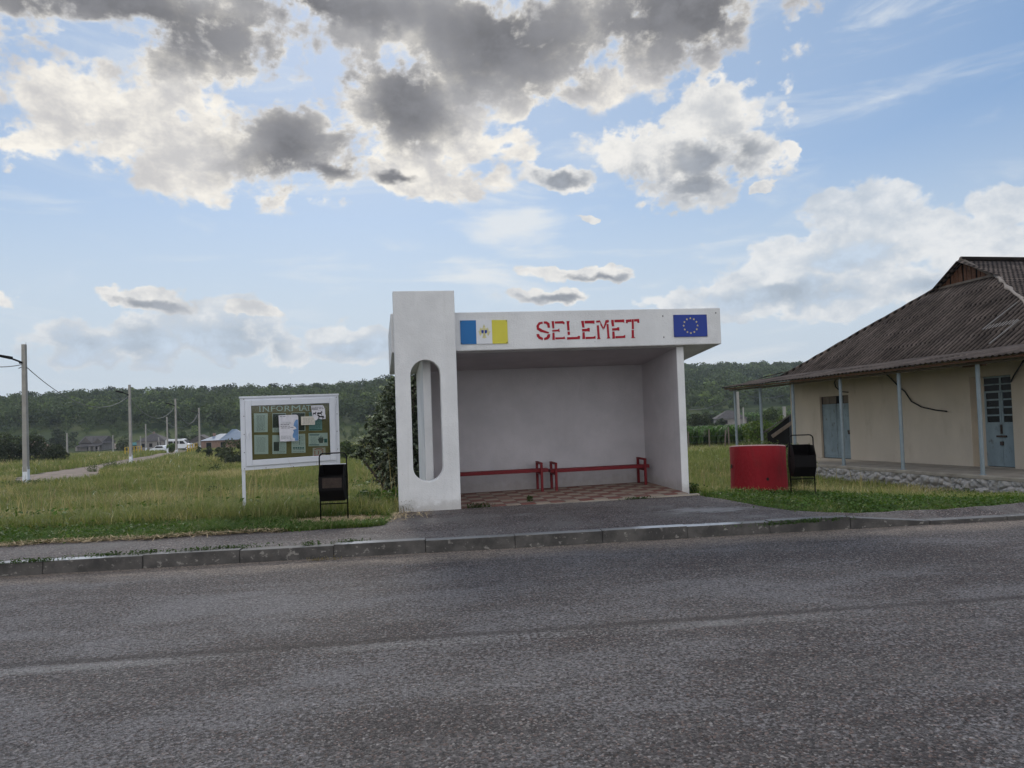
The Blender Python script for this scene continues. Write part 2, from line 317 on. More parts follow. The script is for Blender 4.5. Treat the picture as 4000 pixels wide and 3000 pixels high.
def roadmat(name, kind):
    m = bpy.data.materials.new(name); m.use_nodes = True; g = NT(m.node_tree); b = g.N['Principled BSDF']
    v = g.N.new('ShaderNodeTexCoord').outputs['Object']; x, y, z = g.sep(v)      # x along the road, y across it
    vc = g.voro(v, 80, out='Color'); sv = g.sep(vc)
    vd = g.voro(v, 80, 'DISTANCE_TO_EDGE')
    chip = g.map(sv[0], 0, 1, .38, 1.75, False)
    mid = g.noise(g.mapping(v, sc=(.8, 1.2, 1)), 13, 8, .72); big = g.noise(g.mapping(v, sc=(.30, 1.0, 1)), 1.1, 6, .6, .3); fine = g.noise(v, 38, 5, .7)
    c = g.mix(g.map(big, .38, .64), (.066, .055, .052), (.106, .094, .089))
    c = g.mix(g.map(sv[1], .80, .84, 0, .55), c, (.24, .215, .195))
    c = g.mix(g.map(sv[2], .84, .87, 0, .5), c, (.14, .085, .065))
    k = g.math('MULTIPLY', chip, g.map(g.math('ADD', g.math('MULTIPLY', mid, .55), g.math('MULTIPLY', fine, .45)), .3, .7, .36, 1.75, False))
    c = g.vmath('MULTIPLY', c, g.comb(k, k, k))
    if kind == 'road':
        # bleached wheel-worn stretches, broken up by the chippings
        pw = g.noise(g.mapping(v, sc=(.55, 1.15, 1)), 1.3, 7, .66, .5)
        for cx, cy, rx, ry, k_ in ((-2.4, 6.3, 3.2, 1.0, .10), (2.6, 5.9, 1.8, .8, .07), (-1.5, 4.3, 2.6, .7, .06), (1.6, 4.5, 1.3, .5, .06)):
            e = g.vmath('LENGTH', g.comb(g.math('DIVIDE', g.math('SUBTRACT', x, cx), rx), g.math('DIVIDE', g.math('SUBTRACT', y, cy), ry)), out=1); pw = g.math('ADD', pw, g.map(e, 1.3, .2, 0, k_))
        pl = g.math('MULTIPLY', g.map(g.math('ADD', pw, g.math('MULTIPLY', g.math('SUBTRACT', fine, .5), 1.3)), .50, .68), .85)
        pk = g.math('MULTIPLY', g.map(sv[0], 0, 1, .62, 1.35, False), g.map(g.math('ADD', g.math('MULTIPLY', mid, .5), g.math('MULTIPLY', fine, .5)), .3, .7, .55, 1.4, False)); c = g.mix(pl, c, g.vmath('MULTIPLY', (.205, .190, .188), g.comb(pk, pk, pk)))
        # tar joint beside the centre line, and the worn line itself
        wob = g.math('MULTIPLY', g.math('SUBTRACT', g.noise(v, 1.1, 4), .5), .10)
        yy = g.math('ADD', y, wob)
        tar = g.math('MULTIPLY', g.map(g.math('ABSOLUTE', g.math('SUBTRACT', yy, 5.22)), .01, .075, 1, 0), g.map(g.noise(v, 1.2, 6, .6), .22, .46))
        c = g.mix(g.math('MULTIPLY', tar, .55), c, (.044, .035, .031))
    # a few sealed cracks, an oil drip line down the middle of the lane
        ln = g.map(g.math('ABSOLUTE', g.math('SUBTRACT', y, 5.09)), .03, .095, 1, 0)
        worn = g.map(g.math('ADD', fine, g.math('MULTIPLY', g.math('SUBTRACT', g.noise(v, .7, 5, .6), .5), 1.0)), .40, .62)
        c = g.mix(g.math('MULTIPLY', g.math('MULTIPLY', ln, worn), .36), c, (.42, .40, .375))
        # sand washed against the kerb
        sand = g.map(g.math('ADD', y, g.math('MULTIPLY', g.math('SUBTRACT', g.noise(g.mapping(v, sc=(.5, 1, 1)), 2.0, 7, .65), .5), .9)), 7.55, 8.15)
        c = g.mix(g.math('MULTIPLY', sand, .85), c, g.vmath('MULTIPLY', (.27, .215, .17), g.comb(chip, chip, chip)))
    else:
        c = g.vmath('MULTIPLY', c, (1.30, 1.28, 1.27)); st = g.map(g.noise(v, 1.6, 7, .65, .4), .46, .68, 0, .7)
        c = g.mix(st, c, (.20, .182, .165))
        e = g.vmath('LENGTH', g.comb(g.math('DIVIDE', g.math('SUBTRACT', x, 3.55), .75), g.math('DIVIDE', g.math('SUBTRACT', y, 9.42), .36)), out=1)
        c = g.mix(g.map(g.math('ADD', e, g.math('MULTIPLY', g.math('SUBTRACT', g.noise(g.mapping(v, sc=(1, 2.5, 1)), 3.5, 6, .65), .5), 2.6)), .3, .9, .75, 0), c, (.36, .345, .335))
        c = g.mix(g.map(g.noise(g.vmath('ADD', v, (9., 4., 0.)), 1.2, 6, .6), .58, .72, 0, .55), c, (.28, .265, .25))
    g.put(b.inputs['Base Color'], c)
    g.put(b.inputs['Roughness'], g.map(mid, .3, .7, .62, .85)); b.inputs['Specular IOR Level'].default_value = .22
    bn = g.N.new('ShaderNodeBump'); bn.inputs['Strength'].default_value = .85; bn.inputs['Distance'].default_value = .006
    g.put(bn.inputs['Height'], g.math('ADD', g.map(vd, 0, .25, 0, 1), g.math('MULTIPLY', sv[0], .8))); g.L.new(bn.outputs[0], b.inputs['Normal'])
    return m
M['road'] = roadmat('coarse_asphalt', 'road'); M['walk'] = roadmat('footway_asphalt', 'walk')

def groundmat():
    m = bpy.data.materials.new('meadow_soil'); m.use_nodes = True; g = NT(m.node_tree); b = g.N['Principled BSDF']
    v = g.N.new('ShaderNodeNewGeometry').outputs['Position']; x, y, z = g.sep(v)
    a = g.noise(v, .16, 7, .62); bn_ = g.noise(v, 2.2, 8, .7); cn = g.noise(v, .035, 5, .6)
    near = g.mix(g.map(a, .40, .62), (.062, .078, .022), (.150, .125, .052))
    near = g.mix(g.map(bn_, .38, .68, 0, .55), near, (.045, .050, .018))
    far = g.mix(g.map(cn, .40, .62), (.030, .048, .015), (.075, .092, .028))
    c = g.mix(g.map(y, 120, 250), near, far)
    g.put(b.inputs['Base Color'], c); b.inputs['Roughness'].default_value = .95; b.inputs['Specular IOR Level'].default_value = .1
    n = g.N.new('ShaderNodeBump'); n.inputs['Distance'].default_value = .05; g.put(n.inputs['Height'], g.noise(v, 6, 6, .7)); g.L.new(n.outputs[0], b.inputs['Normal'])
    return m
M['ground'] = groundmat()
M['dirt'] = mat('stony_track', (.28, .215, .17), .95, .25, 1.2, (.17, .135, .10), .42, .12, .7, bump=.5, bscale=5)
def kerbmat():
    m = bpy.data.materials.new('weathered_kerb_concrete'); m.use_nodes = True; g = NT(m.node_tree); b = g.N['Principled BSDF']
    v = g.N.new('ShaderNodeTexCoord').outputs['Object']; x, y, z = g.sep(v)
    c = g.mix(g.map(g.noise(v, 4, 7, .65), .35, .68), (.042, .038, .035), (.095, .086, .078))  # dark face: dirt, with its shade also put into the colour
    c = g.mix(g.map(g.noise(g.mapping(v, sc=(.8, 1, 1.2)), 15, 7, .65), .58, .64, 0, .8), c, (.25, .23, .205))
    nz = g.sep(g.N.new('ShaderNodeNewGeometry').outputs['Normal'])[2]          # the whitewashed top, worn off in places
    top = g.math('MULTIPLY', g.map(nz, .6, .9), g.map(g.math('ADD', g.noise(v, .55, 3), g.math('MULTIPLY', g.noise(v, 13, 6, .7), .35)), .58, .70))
    c = g.mix(g.math('MULTIPLY', g.map(nz, .6, .9, 0, .8), g.map(x, 3.6, 4.8, 1, .15)), c, (.20, .188, .172))  # paler grey on upward faces: skylight put into the colour
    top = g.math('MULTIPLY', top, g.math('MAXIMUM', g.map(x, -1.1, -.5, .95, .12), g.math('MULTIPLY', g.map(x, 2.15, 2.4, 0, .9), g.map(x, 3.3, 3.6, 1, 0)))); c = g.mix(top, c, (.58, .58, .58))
    g.put(b.inputs['Base Color'], c); b.inputs['Roughness'].default_value = .85
    n = g.N.new('ShaderNodeBump'); n.inputs['Distance'].default_value = .006; g.put(n.inputs['Height'], g.noise(v, 40, 5, .65)); g.L.new(n.outputs[0], b.inputs['Normal'])
    return m
M['kerb'] = kerbmat()

# ------------------------------------------------------------------ mesh helpers
class MB:
    def __init__(s): s.v = []; s.f = []
    def add(s, vs, fs):
        o = len(s.v); s.v += [tuple(p) for p in vs]; s.f += [[i + o for i in f] for f in fs]; return s
    def box(s, a, b):
        x0, y0, z0 = a; x1, y1, z1 = b
        return s.add([(x0, y0, z0), (x1, y0, z0), (x1, y1, z0), (x0, y1, z0), (x0, y0, z1), (x1, y0, z1), (x1, y1, z1), (x0, y1, z1)],
                     [(3, 2, 1, 0), (4, 5, 6, 7), (0, 1, 5, 4), (1, 2, 6, 5), (2, 3, 7, 6), (3, 0, 4, 7)])
    def hexa(s, p): return s.add(p, [(3, 2, 1, 0), (4, 5, 6, 7), (0, 1, 5, 4), (1, 2, 6, 5), (2, 3, 7, 6), (3, 0, 4, 7)])
    def bar(s, p, q, w, h, up=(0, 0, 1)):
        p = Vector(p); q = Vector(q); d = (q - p).normalized(); up = Vector(up)
        x = d.cross(up); x = x.normalized() if x.length > 1e-6 else Vector((1, 0, 0)); y = x.cross(d).normalized()
        c = [(-x * w / 2 - y * h / 2), (x * w / 2 - y * h / 2), (x * w / 2 + y * h / 2), (-x * w / 2 + y * h / 2)]
        return s.add([p + k for k in c] + [q + k for k in c], [(3, 2, 1, 0), (4, 5, 6, 7), (0, 1, 5, 4), (1, 2, 6, 5), (2, 3, 7, 6), (3, 0, 4, 7)])
    def tube(s, pts, r, n=10, cap=True):
        pts = [Vector(p) for p in pts]; rr = r if isinstance(r, (list, tuple)) else [r] * len(pts); vs = []; fs = []; px = None
        for i, p in enumerate(pts):
            d = (pts[min(i + 1, len(pts) - 1)] - pts[max(i - 1, 0)]).normalized()
            if px is None: px = d.orthogonal().normalized()
            x = (px - d * px.dot(d)).normalized(); px = x; y = d.cross(x)
            for k in range(n): a = 2 * math.pi * k / n; vs.append(p + (x * math.cos(a) + y * math.sin(a)) * rr[i])
        for i in range(len(pts) - 1):
            for k in range(n): fs.append((i * n + k, i * n + (k + 1) % n, (i + 1) * n + (k + 1) % n, (i + 1) * n + k))
        if cap: fs += [tuple(range(n - 1, -1, -1)), tuple(range((len(pts) - 1) * n, len(pts) * n))]
        return s.add(vs, fs)
    def lathe(s, prof, n=32, c=(0, 0)):
        vs = [(c[0] + r * math.cos(2 * math.pi * k / n), c[1] + r * math.sin(2 * math.pi * k / n), z) for r, z in prof for k in range(n)]
        fs = [(i * n + k, i * n + (k + 1) % n, (i + 1) * n + (k + 1) % n, (i + 1) * n + k) for i in range(len(prof) - 1) for k in range(n)]
        return s.add(vs, fs)
    def prism(s, poly, a, b):
        """2-D outline (x, z) extruded along y from a to b"""
        n = len(poly)
        return s.add([(x, a, z) for x, z in poly] + [(x, b, z) for x, z in poly], [tuple(range(n)), tuple(range(2 * n - 1, n - 1, -1))] + [(i, i + n, (i + 1) % n + n, (i + 1) % n) for i in range(n)])
    def build(s, name, m, parent=None, smooth=False, bevel=0., f=None, loc=None, rot=None):
        vs = [f(*p) for p in s.v] if f else s.v
        me = bpy.data.meshes.new(name); me.from_pydata(vs, [], s.f); me.validate()
        bm = bmesh.new(); bm.from_mesh(me); bmesh.ops.recalc_face_normals(bm, faces=bm.faces); bm.to_mesh(me); bm.free()
        if smooth: me.polygons.foreach_set('use_smooth', [True] * len(me.polygons))
        o = bpy.data.objects.new(name, me); COL.objects.link(o); me.materials.append(m)
        if parent is not None: o.parent = parent
        if loc is not None: o.location = loc
        if rot is not None: o.rotation_euler = rot
        if bevel:
            b = o.modifiers.new('b', 'BEVEL'); b.width = bevel; b.segments = 2; b.limit_method = 'ANGLE'; b.angle_limit = R(40)
        return o
def npmesh(name, V, F4=None, F3=None, m=None, tint=None, parent=None, smooth=False):
    me = bpy.data.meshes.new(name); V = np.asarray(V, np.float32)
    L = []; ls = []; k = 0
    if F4 is not None and len(F4): F4 = np.asarray(F4, np.int32); L.append(F4.ravel()); ls.append(np.arange(len(F4)) * 4); k = len(F4) * 4
    if F3 is not None and len(F3): F3 = np.asarray(F3, np.int32); L.append(F3.ravel()); ls.append(k + np.arange(len(F3)) * 3)
    L = np.concatenate(L).astype(np.int32); ls = np.concatenate(ls).astype(np.int32)
    me.vertices.add(len(V)); me.vertices.foreach_set('co', V.ravel())
    me.loops.add(len(L)); me.loops.foreach_set('vertex_index', L)
    me.polygons.add(len(ls)); me.polygons.foreach_set('loop_start', ls)
    me.update(calc_edges=True)
    if smooth: me.polygons.foreach_set('use_smooth', np.ones(len(ls), bool))
    if tint is not None:
        a = me.attributes.new('tint', 'FLOAT_COLOR', 'POINT'); c = np.ones((len(V), 4), np.float32); c[:, :3] = tint; a.data.foreach_set('color', c.ravel())
    if m is not None: me.materials.append(m)
    o = bpy.data.objects.new(name, me); COL.objects.link(o)
    if parent is not None: o.parent = parent
    return o
def tag(o, label=None, cat=None, group=None, kind=None):
    for k, v in (('label', label), ('category', cat), ('group', group), ('kind', kind)):
        if v: o[k] = v
    return o
def thing(name, label, cat, loc=(0, 0, 0), rz=0., group=None):
    o = bpy.data.objects.new(name, None); COL.objects.link(o); o.location = loc; o.rotation_euler = (0, 0, rz); o.empty_display_size = .3
    return tag(o, label, cat, group)
def mw(o): return Matrix.Translation(o.location) @ o.rotation_euler.to_matrix().to_4x4()
def dup(root, loc, rz, label=None, group=None):
    r = root.copy(); COL.objects.link(r); r.location = loc; r.rotation_euler = (0, 0, rz); tag(r, label, None, group)
    for ch in list(root.children):
        c2 = ch.copy(); COL.objects.link(c2); c2.parent = r
        for gch in list(ch.children):
            d = gch.copy(); COL.objects.link(d); d.parent = c2
    return r
def text(body, size, depth=.001):
    """lettering as a list of (verts, faces) in the x-z plane, from the built-in font"""
    cu = bpy.data.curves.new('t', 'FONT'); cu.body = body; cu.size = size; cu.extrude = depth; cu.resolution_u = 3
    o = bpy.data.objects.new('t', cu); COL.objects.link(o); bpy.context.view_layer.update()
    me = o.evaluated_get(bpy.context.evaluated_depsgraph_get()).to_mesh()
    vs = [(v.co.x, -v.co.z, v.co.y) for v in me.vertices]; fs = [tuple(p.vertices) for p in me.polygons]
    bpy.data.objects.remove(o); bpy.data.curves.remove(cu)
    return vs, fs
def fit_text(mb, body, x0, x1, z0, z1, y):
    vs, fs = text(body, 1.0)
    X = [p[0] for p in vs]; Z = [p[2] for p in vs]; ax, bx, az_, bz = min(X), max(X), min(Z), max(Z)
    mb.add([(x0 + (p[0] - ax) / (bx - ax) * (x1 - x0), y + p[1], z0 + (p[2] - az_) / (bz - az_) * (z1 - z0)) for p in vs], fs)

# ------------------------------------------------------------------ the lie of the land
RY = R(6.1); EX = (math.cos(RY), math.sin(RY)); EN = (-math.sin(RY), math.cos(RY))
def td(X, Y): return X * EX[0] + Y * EX[1], X * EN[0] + Y * EN[1]
def smooth(x, a, b): t = np.clip((x - a) / (b - a), 0, 1); return t * t * (3 - 2 * t)
LD = np.array([-4000, 8.26, 8.34, 9.6, 11.5, 13, 17, 22, 40, 72, 101, 130, 156, 205, 232, 262, 300, 400, 460, 620, 900, 4000.])
LZ = np.array([-1.8, -1.8, -1.53, -1.53, -1.57, -1.76, -2.2, -2.6, -3.48, -4.55, -5.4, -6.4, -7.6, -9.4, -9.3, -6.4, -2.0, 6.5, 7.5, 3, -5, -5])
RD = np.array([-4000, 8.26, 8.34, 9.1, 10, 12, 15, 21, 25, 40, 72, 101, 130, 156, 205, 235, 300, 400, 520, 650, 900, 4000.])
RZ = np.array([-1.8, -1.8, -1.53, -1.56, -1.74, -2.05, -2.45, -2.65, -2.9, -3.48, -4.55, -5.4, -6.2, -6.9, -7.9, -7.6, -4.5, 3.5, 14.5, 23, 24, 10])
def gz(X, Y):
    X = np.asarray(X, float); Y = np.asarray(Y, float); t, d = td(X, Y)
    l = np.interp(d, LD, LZ); r = np.interp(d, RD, RZ)
    q = X / np.maximum(Y, 1.)
    near = smooth(X, 3.6, 8.0); far = smooth(q, -.16, .10)
    w = np.where(d < 40, near, near + (far - near) * smooth(d, 40, 90))
    sc = np.interp(q, [-1.2, -.72, -.56, -.42, -.2], [.3, .45, 1.15, 1.1, 1.3])
    l = np.where(l > 0, l * sc, l)
    z = l * (1 - w) + r * w
    z = z - .14 * smooth(t, 3.7, 5.0) * (1 - smooth(d, 8.5, 9.7)) * (d > 8.3)
    far_n = np.sin(X * .021 + 1.3) * np.cos(Y * .017) * 1.6 + np.sin(X * .053 + Y * .041) * .7
    z = z + far_n * smooth(d, 230, 330) + (np.sin(X * .9 + Y * .5) * .02 + np.sin(X * 2.3 - Y * 1.7) * .012) * smooth(d, 11.8, 14)
    return z
def gz1(x, y): return float(gz(x, y))
def steps(*segs):
    o = []
    for a, b, n in segs: o += list(np.linspace(a, b, n, endpoint=False))
    return np.array(o + [segs[-1][1]])
ts = steps((-3000, -600, 10), (-600, -160, 22), (-160, -40, 40), (-40, -10, 40), (-10, 14, 96), (14, 50, 48), (50, 160, 37), (160, 600, 30), (600, 3000, 10))
ds = np.concatenate([steps((-3000, -100, 8), (-100, 8.26, 8)), steps((8.34, 17, 58), (17, 45, 56), (45, 110, 50), (110, 260, 60), (260, 700, 88), (700, 3500, 20))])
T, Dd = np.meshgrid(ts, ds); GX = T * EX[0] + Dd * EN[0]; GY = T * EX[1] + Dd * EN[1]
GV = np.stack([GX, GY, gz(GX, GY)], -1).reshape(-1, 3); nt_, nd_ = len(ts), len(ds)
ii, jj = np.meshgrid(np.arange(nd_ - 1), np.arange(nt_ - 1), indexing='ij'); b0 = (ii * nt_ + jj).ravel()
ground = npmesh('ground', GV, np.stack([b0, b0 + 1, b0 + nt_ + 1, b0 + nt_], 1), m=M['ground'], smooth=True); tag(ground, kind='structure')

road = bpy.data.meshes.new('road')
mb = MB(); mb.add([(-400, .9, 0), (400, .9, 0), (400, 8.22, 0), (-400, 8.22, 0)], [(0, 1, 2, 3)])
tag(mb.build('road', M['road'], rot=(0, 0, RY), loc=(0, 0, -1.62)), kind='structure')
# footway with the apron in front of the shelter
EDGE = np.array([(-1.70, 11.25), (2.62, 11.75), (2.85, 11.2), (3.05, 10.75), (3.2, 10.3), (3.33, 9.85), (3.5, 9.54), (3.8, 9.37), (4.17, 9.15), (5.28, 9.28), (6.2, 9.44), (9, 9.93), (60, 15.4)])
def walk_edge(X):
    X = np.asarray(X, float); base = (9.43 + math.sin(RY) * X) / math.cos(RY)
    e = np.where(X < -1.70, base, np.interp(X, EDGE[:, 0], EDGE[:, 1]))
    wob = (np.sin(X * 3.1) * .035 + np.sin(X * 7.7 + 1) * .025 + np.sin(X * 17.3) * .012)
    return e + wob * np.where((X > -1.65) & (X < 2.7), 0, 1)
xs = np.concatenate([np.linspace(-60, -12, 60), np.linspace(-11.9, -1.71, 110), np.linspace(-1.70, 12, 140), np.linspace(12.3, 60, 40)])
yk = (8.345 + math.sin(RY) * xs) / math.cos(RY); ye = walk_edge(xs)
WV = []; NR = 8
for k in range(NR + 1):
    y = yk + (ye - yk) * k / NR; z = -1.494 - .010 * np.clip(y - 9.6, 0, 2.2); z = z + -.095 * np.clip((xs - 3.30) / 1.05, 0, 1) * (1 - .75 * k / NR)
    t, d = td(xs, y); WV.append(np.stack([t, d, z + 1.49], 1))
WV = np.concatenate(WV); nx = len(xs); i0 = np.concatenate([np.arange(nx - 1) + k * nx for k in range(NR)])
wk = npmesh('footway', WV, np.stack([i0, i0 + 1, i0 + nx + 1, i0 + nx], 1), m=M['walk'], smooth=True); wk.rotation_euler = (0, 0, RY); wk.location = (0, 0, -1.49); tag(wk, kind='structure')
# kerb of one-metre stones; the last one ramps down at a drop
mb = MB(); t = -60.15
while t < 5.85:
    a, b = t + .002, t + .998; h0 = h1 = .14; y0 = 8.195 + .012 * math.sin(t * 5.3); dz = .006 * math.sin(t * 3.7)
    if t > 4.2: h1 = .05
    if t > 5.2: h0 = h1 = .05
    mb.hexa([(a, y0, -.2), (b, y0, -.2), (b, y0 + .15, -.2), (a, y0 + .15, -.2), (a, y0 + .012, h0 + dz), (b, y0 + .012, h1 + dz), (b, y0 + .15, h0 + dz if h1 == h0 else h1 + dz), (a, y0 + .15, h0 + dz)]); t += 1.0
while t < 45:
    a, b = t + .004, t + .996; mb.box((a, 8.2, -.2), (b, 8.345, .05)); t += 1.0
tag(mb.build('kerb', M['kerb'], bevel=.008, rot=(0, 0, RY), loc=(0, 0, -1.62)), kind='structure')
# stony track on the left, over the little bridge to the village
TR = [(-75, 27), (-52, 33), (-28.5, 41), (-33.8, 55), (-41, 78), (-47.5, 97), (-54, 115), (-69, 150), (-93, 197), (-135, 235)]
def spline(P, n):
    P = [Vector((*p, 0)) for p in P]; P = [P[0] * 2 - P[1]] + P + [P[-1] * 2 - P[-2]]; o = []
    for i in range(1, len(P) - 2):
        for k in range(n):
            t = k / n; o.append(.5 * ((2 * P[i]) + (-P[i-1] + P[i+1]) * t + (2*P[i-1] - 5*P[i] + 4*P[i+1] - P[i+2]) * t*t + (-P[i-1] + 3*P[i] - 3*P[i+1] + P[i+2]) * t**3))
    return o
sp_ = spline(TR, 14); TRK = np.array([(p.x, p.y) for p in sp_]); V = []; F = []
for i, p in enumerate(sp_):
    d = (sp_[min(i + 1, len(sp_) - 1)] - sp_[max(i - 1, 0)]).normalized(); nrm = Vector((-d.y, d.x, 0)); w = 3.0 + .3 * math.sin(i * 1.7)
    for k in range(7):
        q = p + nrm * w * (k - 3) / 3; V.append((q.x, q.y, gz1(q.x, q.y) + .05 - .02 * abs(k - 3)))
        if i and k: n = len(V) - 1; F.append((n - 8, n - 1, n, n - 7))
tag(npmesh('dirt_road', V, F, m=M['dirt'], smooth=True), kind='structure')

# ------------------------------------------------------------------ the bus shelter
SH_P = Vector((-1.6787, 10.5, -1.4868)); SH_R = .1874
sh = thing('bus_shelter', 'white plastered concrete bus shelter with red SELEMET lettering and an oval opening in its pylon', 'bus shelter', SH_P, SH_R)
SHM = mw(sh); SHI = SHM.inverted(); SHN = (SHM.to_3x3() @ Vector((0, 1, 0)))
shear = lambda x, y, z: (x, y, z + .007 * x)
def sh_hit(px, py, b): return SHI @ hit(px, py, SHM @ Vector((0, b, 0)), SHN)
# pylon: a slab pierced by a long round-ended opening
OC, OR_, OZ0, OZ1 = .437, .218, .40, 2.165; PW, PH, PT = .8926, 3.172, .17
def stadium(a):
    c, s = math.cos(a), math.sin(a); zc = (OZ0 + OZ1) / 2; hl = (OZ1 - OZ0) / 2 - OR_
    lo, hi = 0., 3.
    for _ in range(40):
        m_ = (lo + hi) / 2; x, z = m_ * c, m_ * s; dz = max(0, abs(z) - hl)
        if math.hypot(x, dz) < OR_: lo = m_
        else: hi = m_
    return OC + lo * c, zc + lo * s
def outer(a):
    c, s = math.cos(a), math.sin(a); zc = (OZ0 + OZ1) / 2; k = []
    if c > 1e-9: k.append((PW - OC) / c)
    if c < -1e-9: k.append(-OC / c)
    if s > 1e-9: k.append((PH - zc) / s)
    if s < -1e-9: k.append((-.25 - zc) / s)
    return OC + min(k) * c, zc + min(k) * s
zc_ = (OZ0 + OZ1) / 2; hl_ = (OZ1 - OZ0) / 2 - OR_
ang = [math.atan2(z, x) for x, z in [(PW - OC, PH - zc_), (-OC, PH - zc_), (-OC, -.25 - zc_), (PW - OC, -.25 - zc_)]]
for k in range(25):
    q = math.pi * k / 24; ang += [math.atan2(hl_ + OR_ * math.sin(q), OR_ * math.cos(q)), math.atan2(-hl_ - OR_ * math.sin(q), OR_ * math.cos(q))]
for k in range(-6, 7): ang += [math.atan2(hl_ * k / 7, OR_), math.atan2(hl_ * k / 7, -OR_)]
ang = sorted(set(round(a, 6) for a in ang)); n = len(ang); mb = MB(); vs = []
for y in (0, PT):
    for a in ang: x, z = stadium(a); vs.append((x, y, z))
    for a in ang: x, z = outer(a); vs.append((x, y, z))
fs = []
for i in range(n):
    j = (i + 1) % n
    fs += [(i, j, n + j, n + i), (2*n + j, 2*n + i, 3*n + i, 3*n + j), (j, i, 2*n + i, 2*n + j), (n + i, n + j, 3*n + j, 3*n + i)]
mb.add(vs, fs); mb.build('pylon', M['plaster'], sh, bevel=.012, f=shear)
# roof slab: deep fascia, underside sloping down to the back, both ends oversailing
RF, RBK, RTOP, XL, XR = .173, 2.12, 2.871, -.036, 5.171
cz = lambda b: 2.292 - .12 * (b - RF)
mb = MB(); P = [(RF, 2.292), (RBK, cz(RBK)), (RBK, 2.74), (RF, RTOP)]
mb.add([(XL, y, z) for y, z in P] + [(XR, y, z) for y, z in P], [(0, 1, 2, 3), (7, 6, 5, 4), (0, 4, 5, 1), (1, 5, 6, 2), (2, 6, 7, 3), (3, 7, 4, 0)])
roof = mb.build('roof_slab', M['plaster'], sh, bevel=.014, f=shear)
def wall_(name, a0, a1, b0, b1, top=None, m=None):
    mb = MB(); t0, t1 = cz(b0), cz(b1)
    mb.hexa([(a0, b0, -.3), (a1, b0, -.3), (a1, b1, -.3), (a0, b1, -.3), (a0, b0, t0 - .002), (a1, b0, t0 - .002), (a1, b1, t1 - .002), (a0, b1, t1 - .002)])
    return mb.build(name, m or M['plaster'], sh, bevel=.008, f=shear)
wall_('side_wall', 4.456, 4.576, .30, 1.85)
wall_('inner_shade_facing', 4.452, 4.4555, .306, 1.85, m=M['plaster_shaded'])  # thin added sheet, coloured darker for the shade on the inner face
wall_('side_wall', .415, .535, .30, 1.85)
mb = MB(); a_, b_ = .30, 1.85; mb.hexa([(.55, a_, cz(a_) - .012), (4.45, a_, cz(a_) - .012), (4.45, b_, cz(b_) - .012), (.55, b_, cz(b_) - .012), (.55, a_, cz(a_) - .003), (4.45, a_, cz(a_) - .003), (4.45, b_, cz(b_) - .003), (.55, b_, cz(b_) - .003)]); mb.build('ceiling', M['plaster_shaded'], sh, f=shear)  # thin added sheet, coloured darker for the shade under the roof
wall_('back_wall', .415, 4.576, 1.852, 1.99, m=M['plaster_shaded'])  # back wall coloured darker for the shade inside
mb = MB(); mb.box((.42, 1.991, 1.98), (4.57, 2.09, cz(2.1) - .002)); mb.build('back_beam', M['plaster'], sh, bevel=.006, f=shear)
mb = MB(); mb.box((.54, .06, -.2), (4.449, 1.849, -.022)); mb.build('floor', M['tiles'], sh, bevel=.006, f=shear)
mb = MB(); mb.box((.90, -.03, -.2), (4.60, .058, -.034)); mb.build('floor_edging', M['cement'], sh, bevel=.01, f=shear)
